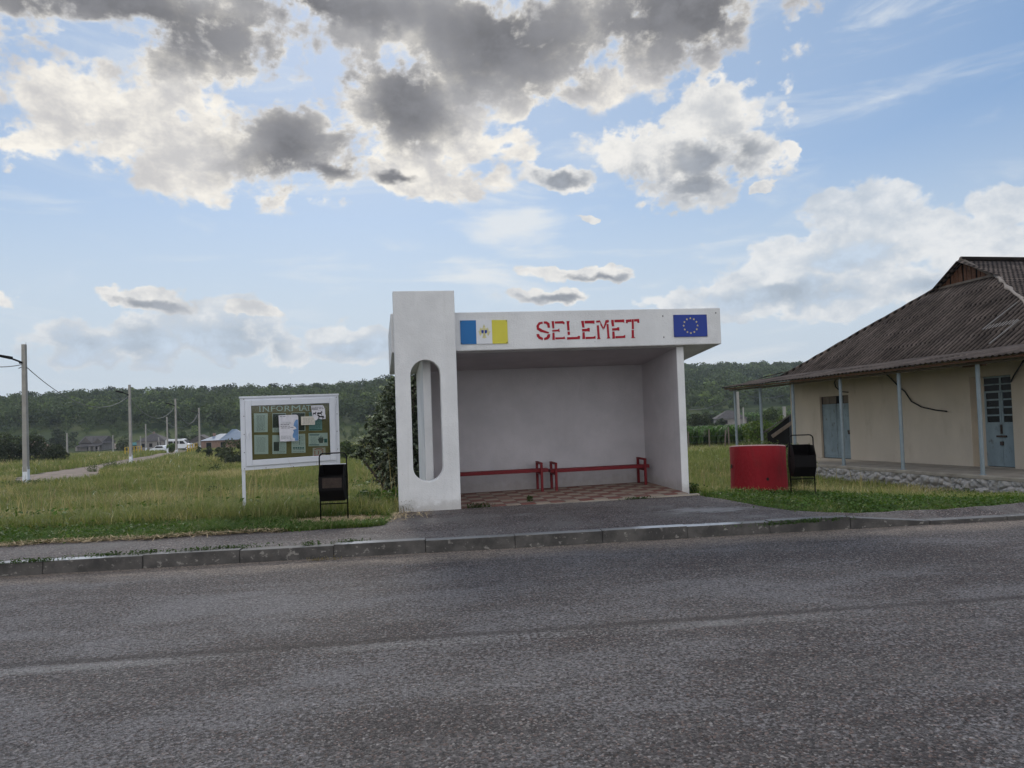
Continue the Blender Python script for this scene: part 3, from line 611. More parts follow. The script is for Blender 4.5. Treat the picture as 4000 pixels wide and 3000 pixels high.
# stencilled place name, brush-painted in red on the fascia
LET = [
 [(742, 113), (712, 119), (694, 146), (698, 176), (728, 194), (788, 208), (795, 196), (745, 178), (714, 160), (716, 144), (726, 133), (744, 130)],
 [(752, 111), (776, 112), (797, 126), (801, 161), (783, 162), (778, 138), (767, 130), (752, 129)],
 [(784, 212), (803, 211), (800, 236), (785, 252), (756, 259), (755, 241), (774, 234)], [(695, 210), (715, 210), (721, 228), (746, 241), (744, 259), (712, 248), (697, 228)],
 [(813, 109), (832, 109), (835, 166), (820, 167)], [(838, 112), (903, 108), (916, 121), (913, 136), (898, 128), (840, 129)], [(818, 179), (860, 176), (874, 166), (878, 195), (862, 190), (820, 193)],
 [(820, 200), (836, 199), (839, 256), (820, 257)], [(843, 237), (904, 236), (914, 229), (921, 249), (843, 253)],
 [(931, 109), (955, 108), (951, 128), (955, 183), (938, 184)], [(938, 192), (956, 191), (958, 216), (940, 219)], [(935, 236), (1016, 233), (1022, 225), (1037, 226), (1036, 250), (935, 255)],
 [(1045, 108), (1066, 107), (1072, 160), (1055, 161)], [(1072, 107), (1150, 104), (1150, 131), (1138, 127), (1074, 128)], [(1052, 171), (1093, 168), (1097, 162), (1113, 163), (1113, 192), (1095, 189), (1054, 192)],
 [(1056, 197), (1073, 196), (1077, 249), (1055, 251)], [(1080, 233), (1141, 232), (1158, 224), (1159, 247), (1081, 251)],
 [(1163, 106), (1192, 103), (1222, 163), (1220, 178), (1197, 141), (1196, 118), (1165, 122)], [(1262, 100), (1264, 118), (1247, 124), (1228, 171), (1221, 160), (1238, 101)],
 [(1168, 143), (1185, 142), (1192, 236), (1198, 250), (1170, 252), (1175, 238)], [(1245, 133), (1260, 131), (1268, 232), (1275, 245), (1247, 247), (1252, 234)],
 [(1280, 100), (1300, 99), (1305, 149), (1287, 151)], [(1306, 99), (1384, 96), (1385, 122), (1372, 118), (1308, 119)], [(1288, 166), (1325, 163), (1330, 157), (1345, 158), (1346, 185), (1328, 182), (1290, 185)],
 [(1290, 191), (1307, 190), (1312, 246), (1291, 248)], [(1315, 227), (1374, 225), (1391, 217), (1393, 241), (1315, 245)],
 [(1397, 98), (1440, 95), (1440, 115), (1413, 117), (1408, 127), (1397, 124)], [(1442, 95), (1458, 94), (1460, 172), (1444, 173)], [(1461, 94), (1501, 92), (1503, 123), (1488, 124), (1486, 112), (1462, 113)],
 [(1442, 179), (1459, 178), (1461, 232), (1471, 242), (1438, 244), (1443, 233)]]
mb = MB()
for poly in LET:
    pts = []
    for x, y in poly:
        q = sh_hit(1750 + .4973 * x, 1200 + .4973 * y, RF); pts.append((q.x, q.z))
    mb.prism(pts, RF - .0045, RF + .01)
mb.build('lettering', M['red_letters'], roof)
for x, y in ((1687, 70), (1695, 236), (2103, 45)):
    mb = MB(); q = sh_hit(1750 + .4973 * x, 1200 + .4973 * y, RF); mb.box((q.x - .008, RF - .004, q.z - .011), (q.x + .008, RF + .01, q.z + .011)); mb.build('old_fixing', M['bolt'], roof)

def plaque(name, label, quad, deep=.012):
    c = [sh_hit(1750 + .4973 * x, 1200 + .4973 * y, RF - deep) for x, y in quad]
    x0 = (c[0].x + c[3].x) / 2; x1 = (c[1].x + c[2].x) / 2; z1 = (c[0].z + c[1].z) / 2; z0 = (c[2].z + c[3].z) / 2
    o = thing(name, label, 'sign', SHM @ Vector((x0, RF - .002, z0)), SH_R); return o, x1 - x0, z1 - z0
fl, w, h = plaque('flag_plaque', 'blue, white and yellow flag plaque with an eagle emblem on the shelter fascia', [(97, 104), (466, 100), (470, 286), (98, 290)])
for k, c_ in enumerate(('flag_blue', 'flag_white', 'flag_yellow')):
    mb = MB(); mb.box((w * k / 3 + .0005 * k, -.012, 0), (w * (k + 1) / 3, 0, h)); mb.build('stripe', M[c_], fl)
def emb(polys, m, name, parent, w, h, y):
    mb = MB()
    for p in polys: mb.prism([(a * w, b * h) for a, b in p], y, y + .003)
    return mb.build(name, m, parent)
# eagle: coordinates in flag height units about the centre
def cx_(l): return [(.5 + a * h / w, .5 + b) for a, b in l]
eagle = [cx_([(-.05, .24), (.05, .24), (.06, -.2), (-.06, -.2)]), cx_([(-.05, .15), (-.10, .19), (-.14, .14), (-.17, .22), (-.20, .13), (-.21, -.02), (-.17, -.13), (-.12, -.1), (-.08, .02)]),
         cx_([(.05, .15), (.10, .19), (.14, .14), (.17, .22), (.20, .13), (.21, -.02), (.17, -.13), (.12, -.1), (.08, .02)]), cx_([(-.05, -.17), (.05, -.17), (.11, -.26), (0, -.29), (-.11, -.26)]),
         cx_([(-.06, .22), (-.035, .29), (.04, .29), (.055, .23), (.02, .22)]), cx_([(-.02, .30), (.02, .30), (.02, .335), (-.02, .335)]), cx_([(-.035, .312), (.035, .312), (.035, .322), (-.035, .322)])]
eagle = [[(.5 + (a - .5) * .92, .5 + (b - .5) * .92) for a, b in p] for p in eagle]
em = emb(eagle, M['olive_gold'], 'emblem', fl, w, h, -.0148)
emb([cx_([(-.12, .08), (-.02, .08), (-.02, -.02), (-.055, -.07), (-.12, -.02)]), cx_([(.12, .08), (.02, .08), (.02, -.02), (.055, -.07), (.12, -.02)])], M['eu_blue'], 'shield', em, w, h, -.0165)
for sp in ([(-.24, .04), (-.21, .06), (-.15, -.14), (-.18, -.17)], [(.24, .06), (.26, .02), (.17, -.17), (.14, -.14)]): emb([cx_(sp)], M['olive_gold'], 'sprig', em, w, h, -.0165)
mb = MB(); mb.lathe([(0, -.0155), (0, -.0155)], 4) if False else None
for i, j in ((.02, .04), (.98, .04), (.02, .96), (.98, .96)):
    b_ = MB(); b_.lathe([(.0, .0), (.009, .0), (.006, .006), (0, .006)], 8); b_.build('screw', M['bolt'], fl, f=lambda x, y, z, i=i, j=j: (i * w + x, -.0122 - z, j * h + y))
eu, w, h = plaque('star_plaque', 'dark blue plaque with a ring of twelve gold stars on the shelter fascia', [(1770, 60), (2032, 57), (2038, 230), (1778, 233)])
mb = MB(); mb.box((0, -.012, 0), (w, 0, h)); mb.build('panel', M['eu_blue'], eu)
for k in range(12):
    a = R(30 * k); cxk, czk = w * .5 + math.sin(a) * h * .335, h * .5 + math.cos(a) * h * .335; p = []
    for i in range(10):
        r = h * (.056 if i % 2 == 0 else .022); q = R(36 * i); p.append((cxk + math.sin(q) * r, czk + math.cos(q) * r))
    mb = MB(); mb.prism(p, -.0145, -.012); mb.build('star', M['gold'], eu)
for i, j in ((.02, .04), (.98, .04), (.02, .96), (.98, .96)):
    b_ = MB(); b_.lathe([(.0, .0), (.009, .0), (.006, .006), (0, .006)], 8); b_.build('screw', M['bolt'], eu, f=lambda x, y, z, i=i, j=j: (i * w + x, -.0122 - z, j * h + y))

# two red perching rails along the back wall
def sh_floor(px, py, c=-.02):
    d = SHI.to_3x3() @ ray(px, py); o = SHI.translation
    k = (c - o.z) / d.z; return o + d * k
def rail(label, spans, x0, x1, zb, H_):
    yb = spans[0][1]
    o = thing('perch_bench', label, 'bench', SHM @ Vector((spans[0][0], yb, -.02)), SH_R, 'red bench rails in the shelter'); ox = spans[0][0]
    for (xa, y_) in spans:
        mb = MB(); q = .020
        mb.box((xa - ox - q, -q, 0), (xa - ox + q, q, H_)); mb.box((xa - ox - q, .33, 0), (xa - ox + q, .33 + 2 * q, H_))
        mb.box((xa - ox - q - .001, -q, H_ + .0015), (xa - ox + q + .001, 0.33 + 2 * q, H_ + .035)); mb.box((xa - ox - q + .004, q + .001, zb - .075), (xa - ox + q - .004, .329, zb - .035))
        mb.build('frame', M['red_paint'], o, bevel=.004)
    mb = MB(); mb.box((x0 - ox, .06, zb - .033), (x1 - ox, .22, zb + .025)); mb.build('rail', M['red_paint'], o, bevel=.005)
    return o
yA = 1.40
rail('left red steel bench rail, partly behind the white pylon', [(2.43, yA), (.98, yA)], .93, 2.565, .365, .465)
rail('right red steel bench rail with a frame at each end', [(2.68, yA), (4.27, yA)], 2.60, 4.375, .345, .45)

# ------------------------------------------------------------------ notice board
DL = 11.2; A_ = at_dist(945, 1839, DL); yaw = R(26)
nrm = Vector((-math.sin(yaw), math.cos(yaw), 0)); ux = Vector((math.cos(yaw), math.sin(yaw), 0))
bl = hit(946, 1839, A_, nrm); br = hit(1330, 1811, A_, nrm); tl = hit(941.6, 1557, A_, nrm); BW = (br - bl).dot(ux); BH = (tl - bl).z
gl = hit(955, 2028, A_, nrm)
nb = thing('notice_board', 'white metal notice board on two posts with an olive INFORMAT panel behind glass', 'notice board', (bl.x, bl.y, gl.z), yaw)
NBI = mw(nb).inverted(); zb0 = bl.z - gl.z
def nb_hit(x, y, dep=0.):
    P = mw(nb) @ Vector((0, dep, 0)); return NBI @ hit(930 + .18687 * x, 1540 + .18687 * y, P, nrm)
tilt = (br.z - bl.z) / BW
nsh = lambda x, y, z: (x, y, z + tilt * x)
for x0 in (.0, BW - .05):
    mb = MB(); mb.box((x0, .03, -.3), (x0 + .048, .075, zb0 + .01)); mb.build('post', M['steel_white'], nb, bevel=.004, f=nsh)
case = MB(); fw = .06
case.box((0, .012, zb0), (fw, .11, zb0 + BH)); case.box((BW - fw, .012, zb0), (BW, .11, zb0 + BH)); case.box((fw, .012, zb0), (BW - fw, .11, zb0 + fw)); case.box((fw, .012, zb0 + BH - fw), (BW - fw, .11, zb0 + BH))
case.box((fw, .10, zb0 + fw), (BW - fw, .11, zb0 + BH - fw))
case.build('case', M['steel_white'], nb, bevel=.003, f=nsh)
mb = MB(); mb.box((-.012, -.002, zb0 + BH + .001), (BW + .004, .115, zb0 + BH + .03)); mb.build('top_cap', M['steel_white'], nb, bevel=.003, f=nsh)
d0, d1, e0, e1 = .062, BW - .064, zb0 + .062, zb0 + BH - .028; q = .090
door = MB()
door.box((d0, -.012, e0), (d0 + q, .03, e1)); door.box((d1 - q, -.012, e0), (d1, .03, e1)); door.box((d0 + q, -.012, e0), (d1 - q, .03, e0 + q)); door.box((d0 + q, -.012, e1 - q), (d1 - q, .03, e1))
dr = door.build('door', M['steel_white'], nb, bevel=.006, f=nsh)
mb = MB(); mb.box((d0 + q - .003, .008, e0 + q - .003), (d1 - q + .003, .012, e1 - q + .003)); mb.build('glass', M['pane'], dr, f=nsh)
hx = nb_hit(205, 840, -.012)
mb = MB(); mb.box((hx.x - .012, -.028, hx.z - .02), (hx.x + .012, -.012, hx.z + .03)); mb.box((hx.x - .008, -.045, hx.z - .07), (hx.x + .008, -.03, hx.z + .015)); mb.build('handle', M['whitewash'], dr, bevel=.004)
for y_ in (150, 760, 1370):
    p_ = nb_hit(2040, y_, -.01); mb = MB(); mb.tube([(p_.x, -.006, p_.z - .055), (p_.x, -.006, p_.z + .055)], .009, 8); mb.build('hinge', M['steel_white'], nb)
bk = MB(); bk.box((fw + .001, .062, zb0 + fw + .001), (BW - fw - .001, .066, zb0 + BH - fw - .001)); back = bk.build('backing_panel', M['cork'], nb, f=nsh)
mb = MB(); dep = .0605
for ch, x0, x1, za, zb_ in (('I', 432, 480, 250, 368), ('N', 520, 640, 248, 366), ('F', 690, 780, 240, 360), ('O', 800, 932, 236, 354), ('R', 975, 1095, 234, 356), ('M', 1120, 1300, 228, 352), ('A', 1320, 1440, 224, 350), ('T', 1425, 1520, 222, 346)):
    a = nb_hit(x0, zb_, dep); b = nb_hit(x1, za, dep)
    if ch == 'I':
        c0 = (a.x + b.x) / 2; hw = (b.x - a.x) / 2; mb.box((c0 - hw * .42, dep - .001, a.z), (c0 + hw * .42, dep + .001, b.z))
        for z_ in (a.z, b.z - .006): mb.box((a.x, dep - .0011, z_), (b.x, dep + .0011, z_ + .006))
    else:
        fit_text(mb, ch, a.x, b.x, a.z, b.z, dep)
        vx = {'N': (a.x, b.x), 'F': (a.x,), 'R': (a.x, b.x), 'M': (a.x, b.x), 'A': (a.x, b.x)}.get(ch, ())
        for x_ in vx: mb.box((x_ - .012, dep - .0012, a.z), (x_ + .014, dep + .0012, a.z + .006))
        if ch == 'T': mb.box(((a.x + b.x) / 2 - .018, dep - .0012, a.z), ((a.x + b.x) / 2 + .018, dep + .0012, a.z + .006))
mb.build('heading', M['info'], back)
for x_, y_ in ((120, 105), (1098, 82), (2055, 62), (122, 460), (128, 842), (132, 1222), (138, 1560), (585, 1540), (1160, 1516), (1655, 1497), (2068, 410), (2070, 775), (2082, 1145)):
    p_ = nb_hit(x_, y_, .01); b_ = MB(); b_.lathe([(0, 0), (.0075, 0), (.005, .004), (0, .004)], 8); b_.build('rivet', M['bolt'], nb, f=lambda x, y, z, p_=p_: (p_.x + x, (-.002 if p_.z > zb0 + BH else .012) - z, p_.z + y))
def notice(label, poly, dep, m, group=None):
    p = [nb_hit(x, y, dep) for x, y in poly]; x0 = min(a.x for a in p); z0 = min(a.z for a in p)
    o = thing('notice', label, 'notice', mw(nb) @ Vector((x0, dep, z0)), yaw, group)
    mb = MB(); mb.prism([(a.x - x0, a.z - z0) for a in p], -.0008, .0008); mb.build('sheet', m, o)
    return o, x0, z0, dep
def mark(N, name, m, polys, up=.0012):
    o, x0, z0, dep = N; mb = MB()
    for poly in polys:
        p = [nb_hit(x, y, dep) for x, y in poly]; mb.prism([(a.x - x0, a.z - z0) for a in p], -up, -.0008)
    return mb.build(name, m, o)
def lines(x0, x1, y0, y1, n, th=7, seed=1):
    r = random.Random(seed); o = []
    for k in range(n):
        y = y0 + (y1 - y0) * k / max(1, n - 1); a = x0 + r.random() * (x1 - x0) * .1
        while a < x1 - 12:
            b = min(x1, a + 14 + r.random() * 46); o.append([(a, y), (b, y - .02 * (b - a)), (b, y + th - .02 * (b - a)), (a, y + th)]); a = b + 6 + r.random() * 10
    return o
rect = lambda a, b, c, d: [(a, b), (c, b), (c, d), (a, d)]
GR = 'notices behind the glass'
N = notice('pale green sheet with a printed table, top left behind the glass', [(330, 400), (622, 398), (620, 790), (335, 795)], .058, M['paper'], GR)
mark(N, 'print', M['ink'], lines(380, 560, 440, 760, 15, 7, 3))
N = notice('pale green typed sheet, bottom left behind the glass', [(335, 853), (628, 850), (632, 1248), (340, 1253)], .058, M['paper'], GR)
mark(N, 'print', M['ink'], lines(380, 570, 905, 1190, 13, 5, 4))
N = notice('sheet with a mostly black upper part, behind the big white poster', [(715, 400), (1000, 395), (1000, 790), (718, 795)], .058, M['paper'], GR)
mark(N, 'picture', M['print_dark'], [rect(724, 410, 992, 702)]); mark(N, 'print', M['ink'], lines(735, 960, 720, 770, 3, 9, 5))
N = notice('pale sheet with a black photograph low on its left side', [(715, 856), (1008, 850), (1010, 1240), (718, 1250)], .058, M['paper'], GR)
mark(N, 'picture', M['print_dark'], [rect(745, 996, 858, 1188)]); mark(N, 'print', M['ink'], lines(870, 990, 900, 1190, 12, 5, 6) + lines(740, 990, 1200, 1225, 2, 5, 7))
N = notice('dark poster with a pale border, right of the big white poster', [(1118, 385), (1400, 380), (1405, 765), (1120, 775)], .058, M['paper'], GR)
mark(N, 'picture', M['print_dark'], [rect(1128, 393, 1392, 756)])
N = notice('green sheet with vertical lettering and a row of boxes', [(1115, 835), (1400, 825), (1412, 1220), (1118, 1228)], .058, M['paper'], GR)
mark(N, 'print', M['ink'], lines(1135, 1270, 850, 1060, 8, 5, 8) + lines(1310, 1385, 850, 1060, 8, 5, 9) + lines(1140, 1390, 1150, 1190, 2, 8, 12))
mark(N, 'box_row', M['ink_teal'], [rect(1150 + 48 * k, 1105, 1186 + 48 * k, 1138) for k in range(5)] + [rect(1278, 880 + 36 * k, 1298, 908 + 36 * k) for k in range(5)])
N = notice('teal leaflet half hidden under the horse notice and the cream card', [(1480, 372), (1755, 366), (1757, 755), (1482, 760)], .058, M['paper_teal'], GR)
mark(N, 'print', M['ink_teal'], [rect(1490, 728, 1748, 746)] + lines(1620, 1740, 570, 690, 5, 9, 10))
N = notice('wide leaflet with a picture of a bushy potted plant', [(1470, 815), (1870, 805), (1878, 1080), (1472, 1088)], .058, M['paper'], GR)
mark(N, 'print', M['ink_teal'], [rect(1490, 832, 1700, 846), rect(1490, 856, 1690, 866), rect(1485, 1050, 1695, 1068), rect(1798, 930, 1862, 1010)] + lines(1510, 1640, 890, 1030, 8, 5, 11))
mark(N, 'picture', M['ink'], [[(1700, 1020), (1660, 930), (1680, 940), (1690, 880), (1712, 920), (1735, 855), (1748, 920), (1775, 880), (1778, 940), (1795, 920), (1770, 1020)]])
N = notice('emergency sticker with 112 in red numerals, bottom right behind the glass', [(1560, 1122), (1825, 1112), (1828, 1350), (1560, 1352)], .058, M['paper_cream'], GR)
mark(N, 'red_panel', M['ink_red'], [rect(1582, 1268, 1808, 1345), [(1598, 1150), (1640, 1132), (1740, 1132), (1782, 1150), (1782, 1166), (1740, 1150), (1640, 1150), (1598, 1166)]])
o, x0, z0, dep = N; mb = MB(); a = nb_hit(1598, 1258, dep); b = nb_hit(1790, 1172, dep); fit_text(mb, '112', a.x - x0, b.x - x0, a.z - z0, b.z - z0, -.0012); mb.build('numerals', M['ink_red'], o)
mb = MB()
for tx, ya, yb_ in (('POMPIERI', 1290, 1272), ('POLIȚIE', 1322, 1294), ('AMBULANȚA', 1342, 1327)):
    a = nb_hit(1592, ya, dep); b = nb_hit(1798, yb_, dep); fit_text(mb, tx, a.x - x0, b.x - x0, a.z - z0, b.z - z0, -.0022)
mb.build('wording', M['paper_cream'], o)
N = notice('big creased white poster with a blue map shape, stuck on the outside of the glass', [(845, 442), (1050, 432), (1215, 425), (1245, 440), (1257, 475), (1265, 975), (875, 990), (858, 700)], -.0155, M['paper_white'])
mark(N, 'map', M['ink_blue'], [[(1250, 530), (1210, 530), (1180, 580), (1155, 655), (1205, 690), (1222, 720), (1150, 745), (1165, 790), (1140, 850), (1145, 905), (1190, 925), (1185, 972), (1262, 970)]])
mark(N, 'print', M['ink_black'], lines(885, 1085, 628, 700, 3, 11, 13) + [rect(1090, 686, 1160, 697)] + lines(870, 990, 462, 470, 1, 10, 14)); mark(N, 'small_print', M['ink'], lines(885, 1100, 585, 605, 2, 4, 15) + lines(890, 1110, 870, 930, 5, 4, 16))
N = notice('small cream card of printed lines, stuck on the outside of the glass', [(1315, 468), (1600, 460), (1607, 636), (1320, 645)], -.0155, M['paper_cream'])
mark(N, 'print', M['ink'], lines(1345, 1580, 495, 615, 7, 6, 17))
N = notice('torn white horse-buying notice reading CUMPĂRĂ, stuck on the glass at top right', [(1522, 236), (1768, 228), (1800, 262), (1798, 285), (1816, 300), (1822, 420), (1832, 440), (1828, 515), (1740, 525), (1690, 505), (1650, 530), (1622, 552), (1605, 535), (1560, 470), (1548, 420)], -.0165, M['paper_white'])
o, x0, z0, dep = N; mb = MB(); a = nb_hit(1542, 292, dep); b = nb_hit(1775, 250, dep); fit_text(mb, 'CUMPĂRĂ', a.x - x0, b.x - x0, a.z - z0, b.z - z0, -.0012); mb.build('wording', M['ink_black'], o)
mark(N, 'print', M['ink_black'], [rect(1538, 300, 1668, 318)] + lines(1680, 1800, 298, 310, 1, 10, 19) + lines(1560, 1770, 330, 342, 1, 6, 18))
horse = [(0, 60), (10, 28), (40, 26), (70, 30), (88, 4), (98, 0), (112, 12), (124, 22), (118, 28), (104, 26), (98, 46), (96, 60), (108, 92), (98, 94), (82, 64), (40, 62), (28, 70), (30, 96), (20, 96), (14, 66), (2, 74)]
mark(N, 'horse_picture', M['ink_black'], [[(1648 + x, 352 + y) for x, y in horse], [(1640 + x * 1.25, 425 + y * .95) for x, y in [(128 - a, b) for a, b in horse]], [(1565 + x * .62, 362 + y * .85) for x, y in horse]])

# ------------------------------------------------------------------ litter bins
def bin_(label, P, rz, mesh):
    o = thing('litter_bin', label, 'litter bin', P, rz, 'black swing litter bins')
    hw, Ht, r = .185, .945, .0095
    pts = [(-hw, 0, -.15), (-hw, 0, Ht - .06)]
    for k in range(1, 6): a = R(90 - 18 * k); pts.append((-hw + .06 - .06 * math.sin(a), 0, Ht - .06 + .06 * math.cos(a)))
    pts += [(-p[0], 0, p[2]) for p in reversed(pts)]
    mb = MB(); mb.tube(pts, r, 8); mb.build('frame', M['black_metal'], o, smooth=True)
    mb = MB(); mb.tube([(-hw + .008, 0, .255), (hw - .008, 0, .255)], .0085, 8); mb.build('cross_bar', M['black_metal'], o, smooth=True)
    # six-sided bucket, open in its upper front
    B = MB(); w = .166; t = .004; pr = [(-.085, .305), (-.17, .455), (-.17, .635), (-.095, .785), (.095, .785), (.17, .635), (.17, .455), (.085, .305)]
    for s in (-1, 1):
        x = s * w; B.add([(x, y, z) for y, z in pr] + [(x - s * t, y, z) for y, z in pr], [tuple(range(8)), tuple(range(15, 7, -1))] + [(i, i + 8, (i + 1) % 8 + 8, (i + 1) % 8) for i in range(8)])
    def plate(p, q2):
        d = Vector((0, q2[0] - p[0], q2[1] - p[1])).normalized(); nn = Vector((1, 0, 0)).cross(d) * t
        c = [(-w + t, p[0], p[1]), (w - t, p[0], p[1]), (w - t, q2[0], q2[1]), (-w + t, q2[0], q2[1])]
        B.hexa([Vector(a) for a in c] + [Vector(a) + nn for a in c])
    for i in (7, 0, 4, 5, 6):
        plate(pr[i], pr[(i + 1) % 8])
    if not mesh: plate(pr[1], pr[2])
    else:
        y = pr[1][0]; z0, z1 = pr[1][1], pr[2][1]
        B.box((-w + t, y, z0), (-w + .05, y + t, z1)); B.box((w - .02, y, z0), (w - t, y + t, z1)); B.box((-w + .05, y, z0), (w - .02, y + t, z0 + .03)); B.box((-w + .05, y, z1 - .012), (w - .02, y + t, z1))
    bk = B.build('bucket', M['black_metal'], o)
    mb = MB(); mb.tube([(-w, .088, .787), (w, .088, .787)], .005, 6); mb.build('rim', M['steel_white'] if mesh else M['black_metal'], bk)
    if mesh:
        mb = MB(); x0, x1, z0, z1 = -w + .05, w - .02, pr[1][1] + .03, pr[2][1] - .012; y = pr[1][0]; nx, nz = 19, 11
        for i in range(nx): x = x0 + (x1 - x0) * i / (nx - 1); mb.box((x - .0032, y + .0005, z0), (x + .0032, y + .0025, z1))
        for j in range(1, nz): z = z0 + (z1 - z0) * j / nz; mb.box((x0, y + .0006, z - .003), (x1, y + .0024, z + .003))
        mb.build('perforated_panel', M['rust'], bk)
    for s in (-1, 1): mb = MB(); mb.tube([(s * (w - .002), 0, .615), (s * (hw + .004), 0, .615)], .007, 8); mb.build('pivot', M['black_metal'], o)
    return o
pb = hit(1252, 2038, (0, 0, -1.535), Vector((0, 0, 1))); pb2 = hit(1363, 2042, (0, 0, -1.535), Vector((0, 0, 1)))
bin_('black litter bin with a perforated front panel, in front of the notice board', (pb + pb2) / 2, R(2), True)
pr1 = hit(3094, 1934, (0, 0, -1.555), Vector((0, 0, 1))); pr2 = hit(3183, 1934, (0, 0, -1.555), Vector((0, 0, 1)))
bin_('black litter bin with plain panels, beside the red concrete ring', (pr1 + pr2) / 2, R(-4), False)
b2 = [o for o in COL.objects if o.get('category') == 'litter bin'][1]; k_ = (pr1 - pr2).length / .37; b2.scale = (.975,) * 3

# ------------------------------------------------------------------ red concrete ring
RG = Vector((4.03, 12.12, -1.595))
rg = thing('concrete_ring', 'low red painted concrete well ring with a pale worn rim and two holes', 'concrete ring', RG, 0); rg.rotation_euler = (R(-5.2), R(3.6), R(20))
mb = MB(); rr_ = .446; prof = [(rr_ + .012, -.15), (rr_ + .006, .1), (rr_ - .004, .45), (rr_, .735), (rr_ - .012, .752)]
mb.lathe(prof + [(rr_ - .075, .752), (rr_ - .085, .735), (rr_ - .085, -.15)], 72); mb.build('ring', M['redring'], rg, smooth=False)
mb = MB(); mb.lathe([(rr_ - .0005, .737), (rr_ + .002, .748), (rr_ - .012, .7555), (rr_ - .075, .7555), (rr_ - .0855, .737)], 72); mb.build('rim', M['rim'], rg)
for a_, z_, r_ in ((-111, .205, .022), (-198, .42, .03)):
    mb = MB(); c_, s_ = math.cos(R(a_)), math.sin(R(a_)); mb.lathe([(0, .004), (r_, .004), (r_, -.02), (0, -.02)], 12)
    mb.build('hole', M['void'], rg, f=lambda x, y, z, c_=c_, s_=s_, z_=z_: ((rr_ + z) * c_ - x * s_, (rr_ + z) * s_ + x * c_, z_ + y * 1.2))
for o in list(rg.children):
    if o.name.startswith('ring'):
        for p in o.data.polygons: p.use_smooth = abs(p.normal.z) < .5

# ------------------------------------------------------------------ the old shop-like building on the right
HZ = -2.7; HO = Vector((10.97, 17.18, HZ)); HR = math.atan2(.213, .977)
ho = thing('village_building', 'cream rendered building with a brown corrugated hipped roof, blue porch posts and rubble base', 'building', HO, HR)
HM = mw(ho); HI = HM.inverted(); HN = HM.to_3x3() @ Vector((1, 0, 0))
hs_ = lambda t, s, z: (t, s, z - HZ - .03 * s)          # local x = depth t, y = along the front s, z = world height
def h_hit(px, py, t):
    q = HI @ hit(px, py, HM @ Vector((t, 0, 0)), HN); return t, q.y, q.z + HZ + .03 * q.y
FT = 1.9; ZP = -2.05; ZW = 1.02; S0, S1 = -1.0, 10.5; LD0, LD1, LDZ = 7.17, 8.72, .12; RD0, RD1, RDZ = .93, 2.2, .34
mb = MB(); th = .34
mb.box((FT, S0, ZP - .7), (FT + th, RD0, ZW)); mb.box((FT, RD0, RDZ), (FT + th, RD1, ZW)); mb.box((FT, RD1, ZP - .7), (FT + th, LD0, ZW)); mb.box((FT, LD0, LDZ), (FT + th, LD1, ZW)); mb.box((FT, LD1, ZP - .7), (FT + th, S1, ZW))
mb.box((FT, RD0, ZP - .7), (FT + th, RD1, ZP)); mb.box((FT, LD0, ZP - .7), (FT + th, LD1, ZP))
mb.box((FT + th, S1 - .34, ZP - .9), (14, S1, ZW)); mb.box((FT + th, S0, ZP - .9), (14, S0 + .34, ZW)); mb.box((13.66, S0 + .34, ZP - .9), (14, S1 - .34, ZW))
mb.build('wall', M['render_wall'], ho, bevel=.012, f=hs_)
# double metal door with a boarded transom, one board missing
mb = MB(); tD = FT + .10
mb.box((tD + .03, LD0, ZP), (tD + .06, LD1, LDZ)); dl = mb.build('door', M['void'], ho, f=hs_); dl['label'] = 'pair of faded blue sheet metal leaves under a boarded transom'
TZ = -.14; mids = (LD0 + LD1) / 2
for a, b in ((LD0 + .04, mids - .006), (mids + .006, LD1 - .04)):
    mb = MB(); mb.box((tD - .01, a, ZP + .02), (tD + .02, b, TZ - .01))
    for z in (ZP + .13, ZP + .62, -1.06, -.32): mb.box((tD - .03, a + .02, z - .018), (tD - .0105, b - .02, z + .018))
    for s_ in (a + .012, b - .012): mb.box((tD - .028, s_ - .012, ZP + .02), (tD - .0108, s_ + .012, TZ - .012))
    mb.build('leaf', M['blue_door'], dl, bevel=.004, f=hs_)
for k in range(4):
    if k == 1: continue
    a = LD0 + .03 + k * .375; mb = MB(); mb.box((tD, a, TZ), (tD + .02, a + .35, LDZ - .012)); mb.build('transom_board', M['old_wood'], dl, f=hs_)
mb = MB(); mb.box((tD - .02, LD1 - .04, ZP), (tD + .025, LD1 - .002, LDZ)); mb.box((tD - .02, LD0 + .002, ZP), (tD + .025, LD0 + .04, LDZ)); mb.box((tD - .02, LD0 + .04, LDZ - .012), (tD + .025, LD1 - .04, LDZ - .002)); mb.build('frame', M['rust'], dl, f=hs_)
mb = MB(); mb.box((tD - .055, LD0 + .05, -1.14), (tD - .03, LD0 + .17, -1.07)); mb.tube([(tD - .05, LD0 + .11, -1.14), (tD - .05, LD0 + .11, -1.2)], .03, 8); mb.build('padlock', M['rust'], dl, f=hs_)
